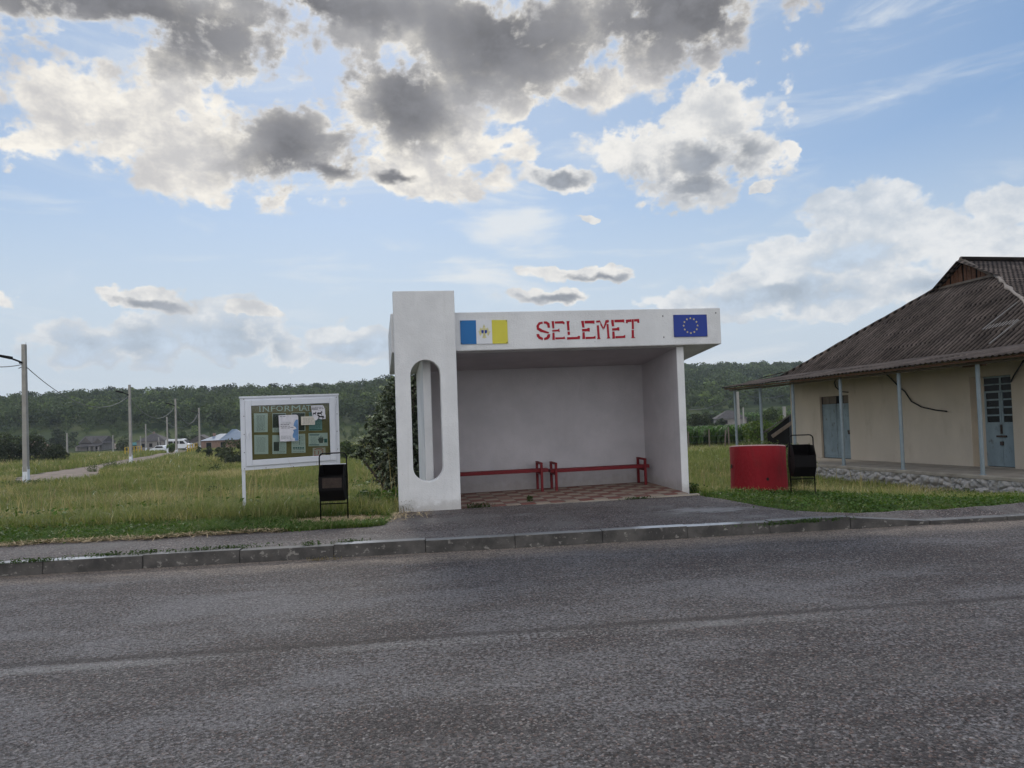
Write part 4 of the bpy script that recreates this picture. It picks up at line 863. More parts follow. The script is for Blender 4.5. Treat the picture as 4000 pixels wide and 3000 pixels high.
# glazed door deep in its recess
tR = FT + .24; RA, RB = .96, 1.98
mb = MB(); mb.box((tR + .04, RD0, ZP), (tR + .07, RD1, RDZ)); d2 = mb.build('door', M['void'], ho, f=hs_); d2['label'] = 'faded blue double door with barred dark panes above and solid panels below'
mb = MB(); mb.box((tR, RB + .001, ZP), (FT + th - .01, RD1, RDZ)); mb.build('reveal', M['render_wall'], d2, f=hs_)
zs = -.92; midr = (RA + RB) / 2
for a, b in ((RA, midr - .005), (midr + .005, RB)):
    mb = MB(); mb.box((tR - .01, a, ZP + .015), (tR + .03, b, zs)); mb.box((tR - .02, a + .05, ZP + .12), (tR - .0105, b - .05, zs - .1))
    for s_ in (a, b - .055): mb.box((tR - .01, s_, zs + .001), (tR + .03, s_ + .055, -.10))
    for k in range(5):
        z = zs + .001 + (k * .205 if k else 0); mb.box((tR - .008, a + .056, z), (tR + .028, b - .056, z + .042))
    mb.build('leaf', M['blue_door'], d2, bevel=.003, f=hs_)
    mb = MB(); mb.box((tR + .012, a + .056, zs), (tR + .016, b - .056, -.10)); mb.build('pane', M['glass_dark'], d2, f=hs_)
mb = MB(); mb.box((tR - .012, RA - .02, -.095), (tR + .03, RB, -.05)); mb.box((tR - .012, RA - .02, RDZ - .05), (tR + .03, RB, RDZ - .002)); mb.box((tR - .010, RA, .10), (tR + .028, RB, .135)); mb.box((tR - .011, midr - .025, -.049), (tR + .03, midr + .025, RDZ - .051))
fl_ = mb.build('fanlight', M['blue_door'], d2, bevel=.003, f=hs_)
mb = MB(); mb.box((tR + .012, RA, -.049), (tR + .016, RB, RDZ - .051)); mb.build('pane', M['glass_dark'], d2, f=hs_)
mb = MB(); mb.box((tR - .05, midr - .02, zs - .26), (tR - .02, midr + .02, zs - .02)); mb.box((tR - .05, midr - .15, zs - .35), (tR - .021, midr + .15, zs - .30)); mb.box((tR - .06, midr - .04, zs - .56), (tR - .021, midr + .04, zs - .46)); mb.build('bolt', M['rust'], d2, f=hs_)
# porch platform on its rubble base
SP0, SP1 = -3.2, 10.55
mb = MB(); mb.box((-.16, SP0, ZP - .09), (FT - .001, SP1, ZP)); mb.build('porch_floor', M['cement'], ho, bevel=.015, f=hs_)
ns, nz_ = 760, 56
S_ = np.linspace(SP0, SP1, ns); Z_ = np.linspace(-3.2, ZP - .085, nz_); A, B_ = np.meshgrid(S_, Z_)
pts = RNG.uniform((SP0 - .3, -3.4), (SP1 + .3, ZP + .1), (720, 2)); pts = pts * 1.0
def worley(a, b):
    d1 = np.full(a.shape, 9.); d2_ = np.full(a.shape, 9.); idx = np.zeros(a.shape, int)
    for k, (p, q) in enumerate(pts):
        m_ = (np.abs(a - p) < .5)
        d = np.where(m_, np.hypot((a - p), (b - q) * 1.25), 9.)
        n_ = d < d1; d2_ = np.where(n_, d1, np.minimum(d2_, d)); idx = np.where(n_, k, idx); d1 = np.where(n_, d, d1)
    return d1, d2_, idx
w1, w2, wi = worley(A, B_); rs = RNG.uniform(.6, 1.3, len(pts))
disp = np.clip((w2 - w1) / .09, 0, 1) ** .6 * .105 * rs[wi] + .012 * np.sin(A * 37 + wi) * np.sin(B_ * 41 + wi)
V = np.stack([-.10 - disp, A, B_ - HZ - .03 * A], -1).reshape(-1, 3); ii, jj = np.meshgrid(np.arange(nz_ - 1), np.arange(ns - 1), indexing='ij'); b0 = (ii * ns + jj).ravel()
pl = npmesh('stone_base', V, np.stack([b0, b0 + ns, b0 + ns + 1, b0 + 1], 1), m=M['rubble'], parent=ho, smooth=True)
mb = MB(); mb.box((-.095, SP0 + .02, -3.2), (FT - .001, SP1 - .02, ZP - .091)); mb.build('base_fill', M['cement'], ho, f=hs_)
# pipe posts
for i, s_ in enumerate((-2.5, 0.0, 2.55, 4.98, 7.43, 9.43, 11.23)):
    z0 = ZP if s_ < 10 else -3.2
    mb = MB(); mb.tube([(0, s_, z0), (0, s_, .62)], .048, 14); mb.tube([(0, s_, z0), (0, s_, z0 + .015)], .08, 14)
    if i in (2, 3): mb.tube([(0, s_, -.98), (0, s_, -.94)], .055, 14)
    mb.build('post', M['blue_post'], ho, smooth=False, f=hs_)
    for p in ho.children[-1].data.polygons if False else (): pass
mb = MB(); mb.box((-.05, -3.1, .545), (.05, 11.6, .60)); mb.build('porch_beam', M['old_wood'], ho, f=hs_)
mb = MB(); mb.box((.30, .15, .53), (.42, .75, .59)); mb.box((-.08, -.35, .601), (.06, .25, .64)); mb.build('loose_board', M['brown_wood'], ho, f=hs_)
# corrugated sheets
def corr(name, col_s, lim, base, nrm_, pitch, amp, rows, m, parent=None, thick=.008, jit=0.):
    """columns at col_s; lim(s) gives the run (q0, q1); base(s, q) the roof point in (t, s, z)"""
    V = []; F = []; K = len(rows); pc = None
    for s in col_s:
        q0, q1 = lim(s); cur = []
        for k, r in enumerate(rows):
            q = q0 + (q1 - q0) * 0 + min(max(r, q0), q1) - q0
            t_, s_, z_ = base(s, q); h = amp * math.sin(2 * math.pi * s / pitch) + (.018 if k % 2 == 0 else 0) + jit * math.sin(s * 1.9 + k * 2.2)
            cur.append(len(V)); V.append(hs_(t_ + nrm_[0] * h, s_ + nrm_[1] * h, z_ + nrm_[2] * h))
        if pc:
            for k in range(K - 1): F.append((pc[k], cur[k], cur[k + 1], pc[k + 1]))
        pc = cur
    me = bpy.data.meshes.new(name); me.from_pydata(V, [], F); me.validate(); me.polygons.foreach_set('use_smooth', [True] * len(me.polygons))
    o = bpy.data.objects.new(name, me); COL.objects.link(o); me.materials.append(m); o.parent = parent or ho
    sm = o.modifiers.new('s', 'SOLIDIFY'); sm.thickness = thick; sm.offset = -1
    return o
PT_ = .177; TB, TT, ZB, SLP = 1.62, 5.3, .95, .72
NL, NTp, FH, FTp = -.9, 4.5, 10.6, 6.9
def lim_hip(s):
    if s < NTp: return 0, max(.02, (s - NL) / (NTp - NL)) * (TT - TB)
    if s > FTp: return 0, max(.02, (FH - s) / (FH - FTp)) * (TT - TB)
    return 0, TT - TB
rows = []
for k in range(5): rows += [k * .76, k * .76 + .755]
cols = np.arange(NL + .01, FH, PT_ / 7)
nh = Vector((-SLP, 0, 1)).normalized()
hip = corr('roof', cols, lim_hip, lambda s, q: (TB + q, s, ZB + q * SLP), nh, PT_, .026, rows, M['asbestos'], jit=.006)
# side slopes of the main roof up to the ridge
ZR = ZB + (TT - TB) * SLP; RS = 5.7; ZRG = 4.36
def far_lim(t): return 0, 1
def side(s_e, sgn, cut):
    c_ = np.arange(TB, 14.2, PT_ / 6); ns2 = 12; V = []; F = []; pc = None
    for t in c_:
        q0 = 0.; q1 = min(1., max(.01, (t - TB) / (TT - TB) * cut)) if t < TT - .25 else 1.
        cur = []
        for k in range(ns2):
            q = q0 + (q1 - q0) * k / (ns2 - 1); z = ZB + (ZRG - ZB) * q + .024 * math.sin(2 * math.pi * t / PT_); cur.append(len(V)); V.append(hs_(t, s_e + (RS - s_e) * q, z))
        if pc:
            for k in range(ns2 - 1): F.append((pc[k], cur[k], cur[k + 1], pc[k + 1]))
        pc = cur
    me = bpy.data.meshes.new('roof'); me.from_pydata(V, [], F); me.polygons.foreach_set('use_smooth', [True] * len(F)); o = bpy.data.objects.new('roof', me); COL.objects.link(o); me.materials.append(M['asbestos']); o.parent = ho
    sm = o.modifiers.new('s', 'SOLIDIFY'); sm.thickness = .01; return o
side(NL, 1, (NTp - NL) / (RS - NL)); side(FH, -1, (FH - FTp) / (FH - RS))
# the boarded gablet and its barge boards
for k in range(13):
    a = NTp + .06 + k * (FTp - NTp - .1) / 13; b = a + (FTp - NTp - .1) / 13 - (.03 if k % 3 else .075); mid = (a + b) / 2
    zt = lambda s: ZR + (ZRG - ZR) * (1 - abs(s - RS) / (RS - NTp)) - .06
    lo = ZR - .03 + (.10 if k in (4, 9) else 0)
    if zt(a) < lo + .05 and zt(b) < lo + .05: continue
    mb = MB(); mb.add([(TT + .05, a, lo), (TT + .05, b, lo), (TT + .05, b, max(lo + .01, zt(b))), (TT + .05, a, max(lo + .01, zt(a)))] + [(TT + .075, a, lo), (TT + .075, b, lo), (TT + .075, b, max(lo + .01, zt(b))), (TT + .075, a, max(lo + .01, zt(a)))], [(0, 1, 2, 3), (7, 6, 5, 4), (0, 4, 5, 1), (1, 5, 6, 2), (2, 6, 7, 3), (3, 7, 4, 0)])
    mb.build('gable_board', M['brown_wood'], ho, f=hs_)
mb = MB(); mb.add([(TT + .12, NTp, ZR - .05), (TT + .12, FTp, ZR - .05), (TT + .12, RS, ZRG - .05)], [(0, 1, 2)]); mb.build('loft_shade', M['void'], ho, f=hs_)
for e in (NTp - .05, FTp + .05):
    mb = MB(); mb.bar((TT - .03, e, ZR - .02), (TT - .03, RS, ZRG + .03), .07, .13, (1, 0, 0)); mb.build('barge_board', M['old_wood'], ho, f=hs_)
mb = MB(); mb.bar((TT - .02, NTp, ZR + .035), (TT - .02, FTp, ZR + .035), .06, .07); mb.build('gable_sill', M['old_wood'], ho, f=hs_)
mb = MB(); mb.tube([(TT - .05, RS, ZRG + .05), (14.2, RS, ZRG + .05)], .09, 8); mb.build('ridge_cap', M['asbestos'], ho, f=hs_, smooth=True)
r5 = random.Random(5); pp = []
for k in range(26):
    q = k / 25; pp.append((TB + (TT - TB) * q + r5.uniform(-.03, .03), NL + (NTp - NL) * q + r5.uniform(-.03, .03), ZB + (ZR - ZB) * q + .05 + r5.uniform(-.02, .02)))
mb = MB(); mb.tube(pp, [.055 + r5.uniform(-.02, .02) for _ in pp], 8); mb.build('hip_cap', M['mortar'], ho, f=hs_, smooth=True)
pp = [(TB + (TT - TB) * k / 20, FH + (FTp - FH) * k / 20, ZB + (ZR - ZB) * k / 20 + .045 + r5.uniform(-.012, .012)) for k in range(21)]
mb = MB(); mb.tube(pp, .06, 8); mb.build('hip_cap', M['asbestos'], ho, f=hs_, smooth=True)
# bare battens where a sheet has slipped
def on_hip(px, py):
    P0 = HM @ Vector(hs_(TB, 0, ZB)); nn = HM.to_3x3() @ Vector((-SLP, -.0, 1)); nn = (nn + Vector((0, 0, 0))).normalized()
    q = HI @ hit(px, py, P0, nn); t = q.x; s = q.y; return Vector((t, s, ZB + (t - TB) * SLP))
for (a, b), w in ((((3842, 1285), (3978, 1179)), .03), (((3869, 1344), (3985, 1252)), .03)):
    p, q = on_hip(*a), on_hip(*b); mb = MB(); mb.bar(p + nh * .06, q + nh * .06, w, .03, nh); mb.build('batten', M['pale_wood'], ho, f=hs_)
p, q = on_hip(3849, 1283), on_hip(3966, 1262); mb = MB()
for k in range(9):
    c_ = p + (q - p) * (k + .3) / 9; mb.bar(c_ + nh * .045, c_ + nh * .05 + Vector((.16, -.03, .16 * SLP)), .03, .01, nh)
mb.build('broken_sheet_edge', M['pale_wood'], ho, f=hs_)
# porch roof of the same sheets, carried past the far corner
pcols = np.arange(-3.4, 11.45, PT_ / 7); ps = .17
np_ = Vector((-ps, 0, 1)).normalized()
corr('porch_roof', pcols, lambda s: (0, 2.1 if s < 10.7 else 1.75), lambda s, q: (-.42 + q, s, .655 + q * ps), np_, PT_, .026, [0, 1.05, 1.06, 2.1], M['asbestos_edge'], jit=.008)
mb = MB(); mb.box((-.33, -3.35, .60), (-.26, 11.42, .645)); mb.box((1.28, 10.6, .82), (1.34, 11.42, .88)); mb.box((1.0, 9.6, .60), (1.1, 11.2, .64)); mb.build('eaves_rail', M['brown_wood'], ho, f=hs_)
for s_, L in ((10.75, .6), (10.95, .4)):
    mb = MB(); mb.bar((.9, s_, .98), (1.7, s_ - .3, 1.16), .3, .02); mb.build('slipped_sheet', M['asbestos'], ho, f=hs_)
# cables sagging across the front
for px in ([(3453, 1452), (3480, 1478), (3512, 1511), (3535, 1530), (3560, 1568), (3600, 1590), (3655, 1602), (3698, 1607)], [(3266, 1477), (3259, 1496), (3265, 1512), (3284, 1530), (3313, 1532)], [(4003, 1398), (3985, 1430), (3960, 1468), (3948, 1492)]):
    p = [Vector(h_hit(x, y, FT - .06)) for x, y in px]; pts = []
    for i in range(len(p) - 1): pts += [p[i].lerp(p[i + 1], k / 4) for k in range(4)]
    mb = MB(); mb.tube(pts + [p[-1]], .02, 8); mb.build('cable', M['black_cable'], ho, f=hs_, smooth=True)

# low lean-to behind the far corner
Lc = at_dist(3060, 1700, 33); zg = gz1(Lc.x, Lc.y)
sd_ = thing('lean_to_shed', 'dark lean-to shed with a steep tarred roof behind the cream building', 'shed', (Lc.x, Lc.y, zg), 0)
def l_(x, y, Y): return Vector(at_dist(x, y, Y)) - Vector((Lc.x, Lc.y, zg))
a, b, c_, d = l_(2982, 1692, 32), l_(3085, 1625, 32), l_(3110, 1612, 37), l_(3000, 1680, 37)
mb = MB(); up = Vector((0, 0, .06)); mb.hexa([a, b, c_, d, a + up, b + up, c_ + up, d + up]); mb.build('roof', M['slate'], sd_)
b2_ = l_(3140, 1590, 32); mb = MB(); mb.hexa([a + Vector((.2, .1, -3)), b + Vector((0, .1, -4)), c_ + Vector((0, 0, -4)), d + Vector((.2, 0, -3)), a + Vector((.2, .1, -.02)), b + Vector((0, .1, -.02)), c_ - up * .3, d + Vector((.2, 0, -.02))]); mb.build('wall', M['void'], sd_)
mb = MB(); mb.bar(a + Vector((.35, -.05, -.16)), b + Vector((.2, -.05, -.20)), .06, .14); mb.build('barge_board', M['old_wood'], sd_)

# ------------------------------------------------------------------ street lamp poles and wires
def pole_mb(H, w0, w1, dpt=.9):
    mb = MB(); a, b = w0 / 2, w1 / 2; d = dpt
    mb.hexa([(-a, -a * d, -.6), (a, -a * d, -.6), (a, a * d, -.6), (-a, a * d, -.6), (-b, -b * d, H), (b, -b * d, H), (b, b * d, H), (-b, b * d, H)]); return mb
def pole(name, label, px, py, D, H, lamp=True, lime=1.1, w=(.26, .19), cat='street lamp', group='concrete poles along the track', z=None, arm=-1):
    P = at_dist(px, py, D); zg = gz1(P.x, P.y) if z is None else z
    o = thing(name, label, cat, (P.x, P.y, zg), R(3), group)
    pole_mb(H, *w).build('pole', M['concrete'], o, bevel=.015)
    if lime:
        mb = MB(); a = w[0] / 2 + .004; mb.hexa([(-a, -a * .9, -.3), (a, -a * .9, -.3), (a, a * .9, -.3), (-a, a * .9, -.3), (-a + .012, -a * .89 + .01, lime), (a - .012, -a * .89 + .01, lime), (a - .012, a * .89 - .01, lime), (-a + .012, a * .89 - .01, lime)]); mb.build('limewash', M['whitewash'], o)
    if lamp:
        x = arm * w[1] / 2; zt = H - .95
        mb = MB(); mb.tube([(x, 0, zt), (x + arm * .55, -.05, zt + .24)], .045, 8); mb.box((x - .1, -.13, zt - .06), (x + .06, .13, zt + .05)); ar = mb.build('arm', M['black_metal'], o)
        mb = MB(); mb.hexa([(x + arm * .5, -.14, zt + .17), (x + arm * .5, .05, zt + .17), (x + arm * 1.15, .03, zt + .33), (x + arm * 1.15, -.12, zt + .33), (x + arm * .5, -.14, zt + .33), (x + arm * .5, .05, zt + .33), (x + arm * 1.13, .02, zt + .46), (x + arm * 1.13, -.12, zt + .46)]); mb.build('lamp_head', M['black_metal'], o, bevel=.01)
        mb = MB(); mb.tube([(x, -.1, zt - .25), (x - .14 * -arm, -.1, zt - .3)], .02, 6); mb.build('bracket', M['bolt'], o)
    return o
p1 = pole('street_lamp', 'nearest concrete lamp pole at the left edge, by the grass verge', 103, 1904, 37.9, 7.45)
mb = MB(); mb.tube([(.1, 0, 7.4), (.1, 0, 7.55)], .008, 6); mb.build('spike', M['bolt'], p1)
p2 = pole('street_lamp', 'second concrete lamp pole, beside the bend of the stony track', 512, 1815, 68.5, 7.55)
p3 = pole('street_lamp', 'third concrete lamp pole, in front of the white minibus', 690, 1782, 96.7, 7.6)
p4 = pole('utility_pole', 'concrete pole beside the right yellow bridge railing', 781, 1765, 125, 7.55, lamp=True, w=(.30, .22))
p5 = pole('utility_pole', 'concrete pole in front of the rear of the minibus', 655, 1768, 149.5, 7.4, lamp=False, cat='utility pole', w=(.30, .22))
p6 = pole('utility_pole', 'concrete pole beside the far end of the left yellow railing', 571, 1763, 190, 7.2, lamp=False, cat='utility pole', w=(.34, .26))
pole('utility_pole', 'short pole left of the grey ruined farmhouse', 263, 1780, 130, 4.3, lamp=False, lime=0, w=(.26, .2), cat='utility pole', group='short poles by the far houses')
pole('utility_pole', 'short pole with a white foot, right of the grey ruined farmhouse', 442, 1766, 190, 4.6, lamp=False, lime=.7, w=(.28, .22), cat='utility pole', group='short poles by the far houses')
pole('utility_pole', 'short pole in front of the green tin shed', 550, 1762, 195, 4.2, lamp=False, lime=0, w=(.28, .22), cat='utility pole', group='short poles by the far houses')
q_ = pole('utility_pole', 'leaning pole in front of the hip-roofed grey house', 624, 1750, 185, 3.6, lamp=False, lime=.7, w=(.28, .22), cat='utility pole', group='short poles by the far houses'); q_.rotation_euler = (0, R(-4), 0)
r1 = pole('utility_pole', 'concrete pole with a white foot, seen under the porch roof', 2889, 1738, 62, 4.5, lamp=False, lime=1.0, w=(.26, .2), cat='utility pole', group='poles near the corn field')
r2 = pole('utility_pole', 'pole rising just beside the far corner of the cream building', 3066, 1660, 70, 3.2, lamp=False, lime=0, w=(.3, .24), cat='utility pole', group='poles near the corn field')
r3 = pole('utility_pole', 'distant thin pole beside the far grey farmhouse', 2906, 1672, 150, 4.2, lamp=False, lime=0, w=(.3, .24), cat='utility pole', group='poles near the corn field')
def wire(label, A, B, sag, r=.02, name='power_line', group='wires between the poles'):
    A, B = Vector(A), Vector(B); pts = []
    for k in range(25):
        t = k / 24; p = A.lerp(B, t); p.z -= sag * 4 * t * (1 - t); pts.append(p - A)
    mb = MB(); mb.tube(pts, r, 5); o = mb.build(name, M['cable'], loc=A, smooth=True); tag(o, label, 'power line', group); return o
top = lambda o, dz, dx=0: Vector((o.location.x + dx, o.location.y, o.location.z + dz))
wire('thick twisted wire from the nearest lamp pole to the second one', top(p1, 6.25, .12), top(p2, 6.45, -.15), 1.5, .022)
wire('twisted wire running left from the nearest lamp pole out of view', at_dist(-260, 1375, 27), top(p1, 6.4, -.12), .3, .022)
wire('twisted wire hanging between the second and third lamp poles', top(p2, 6.1, .12), top(p3, 6.5, -.12), 1.6, .028)
wire('twisted wire hanging between the third lamp pole and the pole by the railing', top(p3, 6.2, .12), top(p4, 6.8, -.12), 1.9, .032)
wire('faint wire from the pole before the minibus rear to the pole by the railing', top(p5, 6.3), top(p4, 6.2), 1.6, .03)
wire('faint wire from the pole at the left railing to the pole before the minibus rear', top(p6, 6.3), top(p5, 5.0), 1.2, .03)
wire('thin wire from the tall pole under the porch roof towards the shelter', at_dist(2690, 1598, 80), top(r1, 4.4), .5, .02)
wire('thin wire from the tall pole to the pole at the building corner', top(r1, 4.5), top(r2, 4.3), .4, .02)

# ------------------------------------------------------------------ far village
def walls_roof(o, w, d, hw, hr, wm, rm, kind='gable', over=.35, ridge='x'):
    mb = MB(); mb.box((-w / 2, -d / 2, -1.2), (w / 2, d / 2, hw)); mb.build('wall', wm, o)
    a, b = w / 2 + over, d / 2 + over; mb = MB(); e = hw - .08; t = .1
    if kind == 'hip':
        k = max(0., a - b); P = [(-a, -b, e), (a, -b, e), (a, b, e), (-a, b, e), (-k, 0, hw + hr), (k, 0, hw + hr)]
        mb.add(P, [(0, 1, 5, 4), (1, 2, 5), (2, 3, 4, 5), (3, 0, 4), (3, 2, 1, 0)])
    elif ridge == 'x':
        mb.add([(-a, -b, e), (a, -b, e), (a, b, e), (-a, b, e), (-a, 0, hw + hr), (a, 0, hw + hr)], [(0, 1, 5, 4), (2, 3, 4, 5), (1, 2, 5), (3, 0, 4), (3, 2, 1, 0)])
    else:
        mb.add([(-a, -b, e), (a, -b, e), (a, b, e), (-a, b, e), (0, -b, hw + hr), (0, b, hw + hr)], [(0, 4, 5, 3), (1, 2, 5, 4), (0, 1, 4), (2, 3, 5), (3, 2, 1, 0)])
    return mb.build('roof', rm, o)
def openings(o, lst, y, m='void', name='window'):
    for x, z, w, h in lst:
        mb = MB(); mb.box((x - w / 2 - .06, y - .05, z - .06), (x + w / 2 + .06, y - .01, z + h + .06)); f_ = mb.build(name, M['greywall'], o)
        mb = MB(); mb.box((x - w / 2, y - .06, z), (x + w / 2, y - .052, z + h)); mb.build('pane', M[m], f_)
def far_house(name, label, px, py, D, rz, z=None):
    P = at_dist(px, py, D); return thing(name, label, 'house', (P.x, P.y, gz1(P.x, P.y) if z is None else z), rz)
o = far_house('farmhouse', 'grey ruined farmhouse with two gables and a sagging porch roof, far left', 380, 1760, 215, R(-12))
walls_roof(o, 7.5, 5, 2.2, 1.9, M['greywall'], M['slate'], ridge='x')
mb = MB(); mb.add([(-3.2, -3.2, 2.2), (1.0, -3.2, 2.2), (-1.1, -3.2, 3.9), (-3.2, .5, 2.2), (1.0, .5, 2.2), (-1.1, .5, 3.9)], [(0, 1, 2), (0, 2, 5, 3), (1, 4, 5, 2)]); mb.add([(1.2, -3.0, 2.2), (4.6, -3.0, 2.0), (2.9, -3.0, 3.5), (1.2, .5, 2.2), (4.6, .5, 2.0), (2.9, .5, 3.5)], [(0, 1, 2), (0, 2, 5, 3), (1, 4, 5, 2)]); mb.build('gable', M['slate'], o)
mb = MB(); mb.hexa([(-2.8, -5.0, 1.2), (4.8, -4.8, 1.3), (4.8, -2.4, 2.1), (-2.8, -2.4, 2.1), (-2.8, -5.0, 1.3), (4.8, -4.8, 1.4), (4.8, -2.4, 2.2), (-2.8, -2.4, 2.2)]); mb.build('porch_roof', M['slate'], o)
for x in (-2.6, 1.6, 3.2, 4.6): mb = MB(); mb.box((x - .2, -4.8, -1), (x + .2, -4.4, 1.2)); mb.build('post', M['greywall'], o)
openings(o, [(-1.6, .3, 1.4, 1.0), (2.4, .3, 1.0, 1.2)], -2.5)
o = far_house('farmhouse', 'grey house with a hipped slate roof behind the minibus', 603, 1758, 205, R(8))
walls_roof(o, 7.2, 6, 2.6, 1.9, M['greywall'], M['slate'], 'hip'); openings(o, [(-1.9, .9, .8, 1.0), (.1, .9, .8, 1.0), (2.2, .5, .8, 1.7)], -3.0)
mb = MB(); mb.box((-.4, .2, 3.6), (.1, .7, 5.0)); mb.build('chimney', M['brickwall'], o)
o = far_house('farmhouse', 'brick house with a blue-grey tin roof and a raised hipped peak', 885, 1752, 150, R(14))
walls_roof(o, 8.6, 6.4, 2.4, 1.1, M['brickwall'], M['tin_blue'], 'hip')
mb = MB(); mb.add([(-1.0, -3.6, 2.3), (4.6, -3.6, 2.3), (4.6, 3.6, 2.3), (-1.0, 3.6, 2.3), (1.2, -.2, 4.35), (2.0, .2, 4.35)], [(0, 1, 5, 4), (1, 2, 5), (2, 3, 4, 5), (3, 0, 4)]); mb.build('hipped_peak', M['tin_blue'], o)
mb = MB(); mb.box((-2.4, -1.1, 2.6), (-1.9, -.6, 3.7)); mb.build('chimney', M['brickwall'], o)
openings(o, [(-2.9, .8, .9, 1.1), (-.2, .8, .9, 1.1)], -3.2)
o = far_house('farmhouse', 'house with a faded terracotta roof half hidden by dark bushes at far left', 132, 1765, 130, R(-25)); walls_roof(o, 4.6, 4.4, 1.5, 1.5, M['greywall'], M['terracotta']); openings(o, [(0, .4, .8, .8)], -2.2)
o = far_house('tin_shed', 'small green tin-roofed shed beside the hip-roofed house', 537, 1752, 205, R(5)); o['category'] = 'shed'; walls_roof(o, 2.6, 2.4, 1.5, .7, M['teal_tin'], M['teal_tin']); openings(o, [(0, .2, .8, 1.1)], -1.2, name='door')
o = far_house('farmhouse', 'low white-gabled house among trees left of the tin-roofed house', 790, 1748, 175, R(10)); walls_roof(o, 4.4, 4, 2.3, 1.4, M['greywall'], M['slate'], ridge='y'); openings(o, [(-.8, .8, .8, .9), (1.0, .8, .8, .9)], -2.0)
o = far_house('farmhouse', 'far grey hip-roofed farmhouse above the corn field', 2852, 1672, 180, R(-8)); walls_roof(o, 7.0, 5.5, 1.9, 1.9, M['greywall'], M['slate'], 'hip'); openings(o, [(-1.4, .6, .9, .9), (1.4, .6, .9, .9)], -2.75)
# garden wall by the ruined farmhouse
P = at_dist(318, 1764, 212); tag(MB().box((-1.8, -.12, -.8), (1.8, .12, 1.1)).build('garden_wall', M['greywall'], loc=(P.x, P.y, gz1(P.x, P.y)), rot=(0, 0, R(-6))), 'low pale garden wall left of the ruined farmhouse', 'wall')

# minibus and car
P = at_dist(705, 1768, 172); vz = gz1(P.x, P.y) + .35
vn = thing('minibus', 'white high-roofed minibus parked at the end of the track, nose to the right', 'minibus', (P.x, P.y, vz), R(-4))
side_p = [(-3.1, .45), (-3.12, 1.2), (-3.05, 2.3), (-2.9, 2.52), (.7, 2.55), (1.2, 2.42), (2.15, 1.55), (2.95, 1.22), (3.12, .95), (3.12, .45), (2.6, .38), (-2.6, .38)]
mb = MB(); mb.prism(side_p, -1.0, 1.0); mb.build('body', M['van_white'], vn, bevel=.06)
for x0, x1 in ((-2.75, -1.25), (-1.1, .15)):
    mb = MB(); mb.box((x0, -1.012, 1.45), (x1, -1.004, 2.1)); mb.build('window', M['glass_dark'], vn)
mb = MB(); mb.prism([(.35, 1.42), (1.75, 1.42), (1.15, 2.1), (.35, 2.1)], -1.012, -1.004); mb.build('window', M['glass_dark'], vn)
mb = MB(); mb.add([(2.2, -.85, 1.56), (2.2, .85, 1.56), (1.27, .85, 2.4), (1.27, -.85, 2.4)], [(0, 1, 2, 3)]); mb.build('windscreen', M['glass_dark'], vn)
for x in (-1.9, 2.05):
    for y in (-.92, .92):
        mb = MB(); mb.tube([(x, y - .12, .33), (x, y + .12, .33)], .34, 18); w_ = mb.build('wheel', M['tyre'], vn); mb = MB(); mb.tube([(x, y - .13, .33), (x, y + .13, .33)], .19, 12); mb.build('rim', M['steel_white'], w_)
mb = MB(); mb.box((2.95, -.9, .85), (3.14, -.5, 1.05)); mb.build('headlight', M['pale_wood'], vn)
P = at_dist(625, 1769, 160); cz_ = gz1(P.x, P.y) + .05
ca = thing('parked_car', 'small white hatchback with a raked rear window, left of the minibus', 'car', (P.x, P.y, cz_), R(170))
mb = MB(); mb.prism([(-1.85, .35), (-1.9, .8), (-1.75, 1.0), (-1.3, 1.45), (.3, 1.5), (1.0, 1.02), (1.85, .85), (1.95, .4), (1.5, .28), (-1.5, .28)], -.82, .82); mb.build('body', M['van_white'], ca, bevel=.05)
for y in (-.83, .826):
    mb = MB(); mb.prism([(-1.35, 1.0), (.75, 1.0), (.25, 1.4), (-1.15, 1.38)], y, y + .006); mb.build('window', M['glass_dark'], ca)
for x in (-1.2, 1.25):
    for y in (-.75, .75): mb = MB(); mb.tube([(x, y - .09, .3), (x, y + .09, .3)], .3, 16); mb.build('wheel', M['tyre'], ca)
mb = MB(); mb.box((-1.93, -.75, .72), (-1.86, -.5, .9)); mb.build('tail_light', M['lamp_red'], ca)
# yellow bridge railings
def railing(label, pts, n):
    A = Vector(pts[0]); o = thing('bridge_railing', label, 'railing', A, 0, 'yellow railings of the little bridge'); P = [Vector(p) - A for p in pts]; L = P[-1] - P[0]
    for k in range(n + 1):
        q = P[0] + L * k / n; mb = MB(); mb.box((q.x - .05, q.y - .05, q.z - .8), (q.x + .05, q.y + .05, q.z + 1.15)); mb.build('post', M['yellow_rail'], o)
    for h_ in (1.12, .55): mb = MB(); mb.bar(P[0] + Vector((0, 0, h_)), P[-1] + Vector((0, 0, h_)), .09, .09); mb.build('rail', M['yellow_rail'], o)
    mb = MB()
    for k in range(n * 4): q = P[0] + L * (k + .5) / (n * 4); mb.bar(q + Vector((0, 0, .1)), q + Vector((0, 0, 1.1)), .03, .03, (1, 0, 0))
    return o
def gp(px, py, D, dz=0): P = at_dist(px, py, D); return (P.x, P.y, gz1(P.x, P.y) + dz)
railing('long yellow tube railing on the left side of the little bridge', [gp(489, 1780, 103, .25), gp(553, 1765, 128, .35)], 6)
railing('short yellow tube railing on the right side of the little bridge', [gp(733, 1775, 102, .25), gp(770, 1765, 118, .45)], 4)

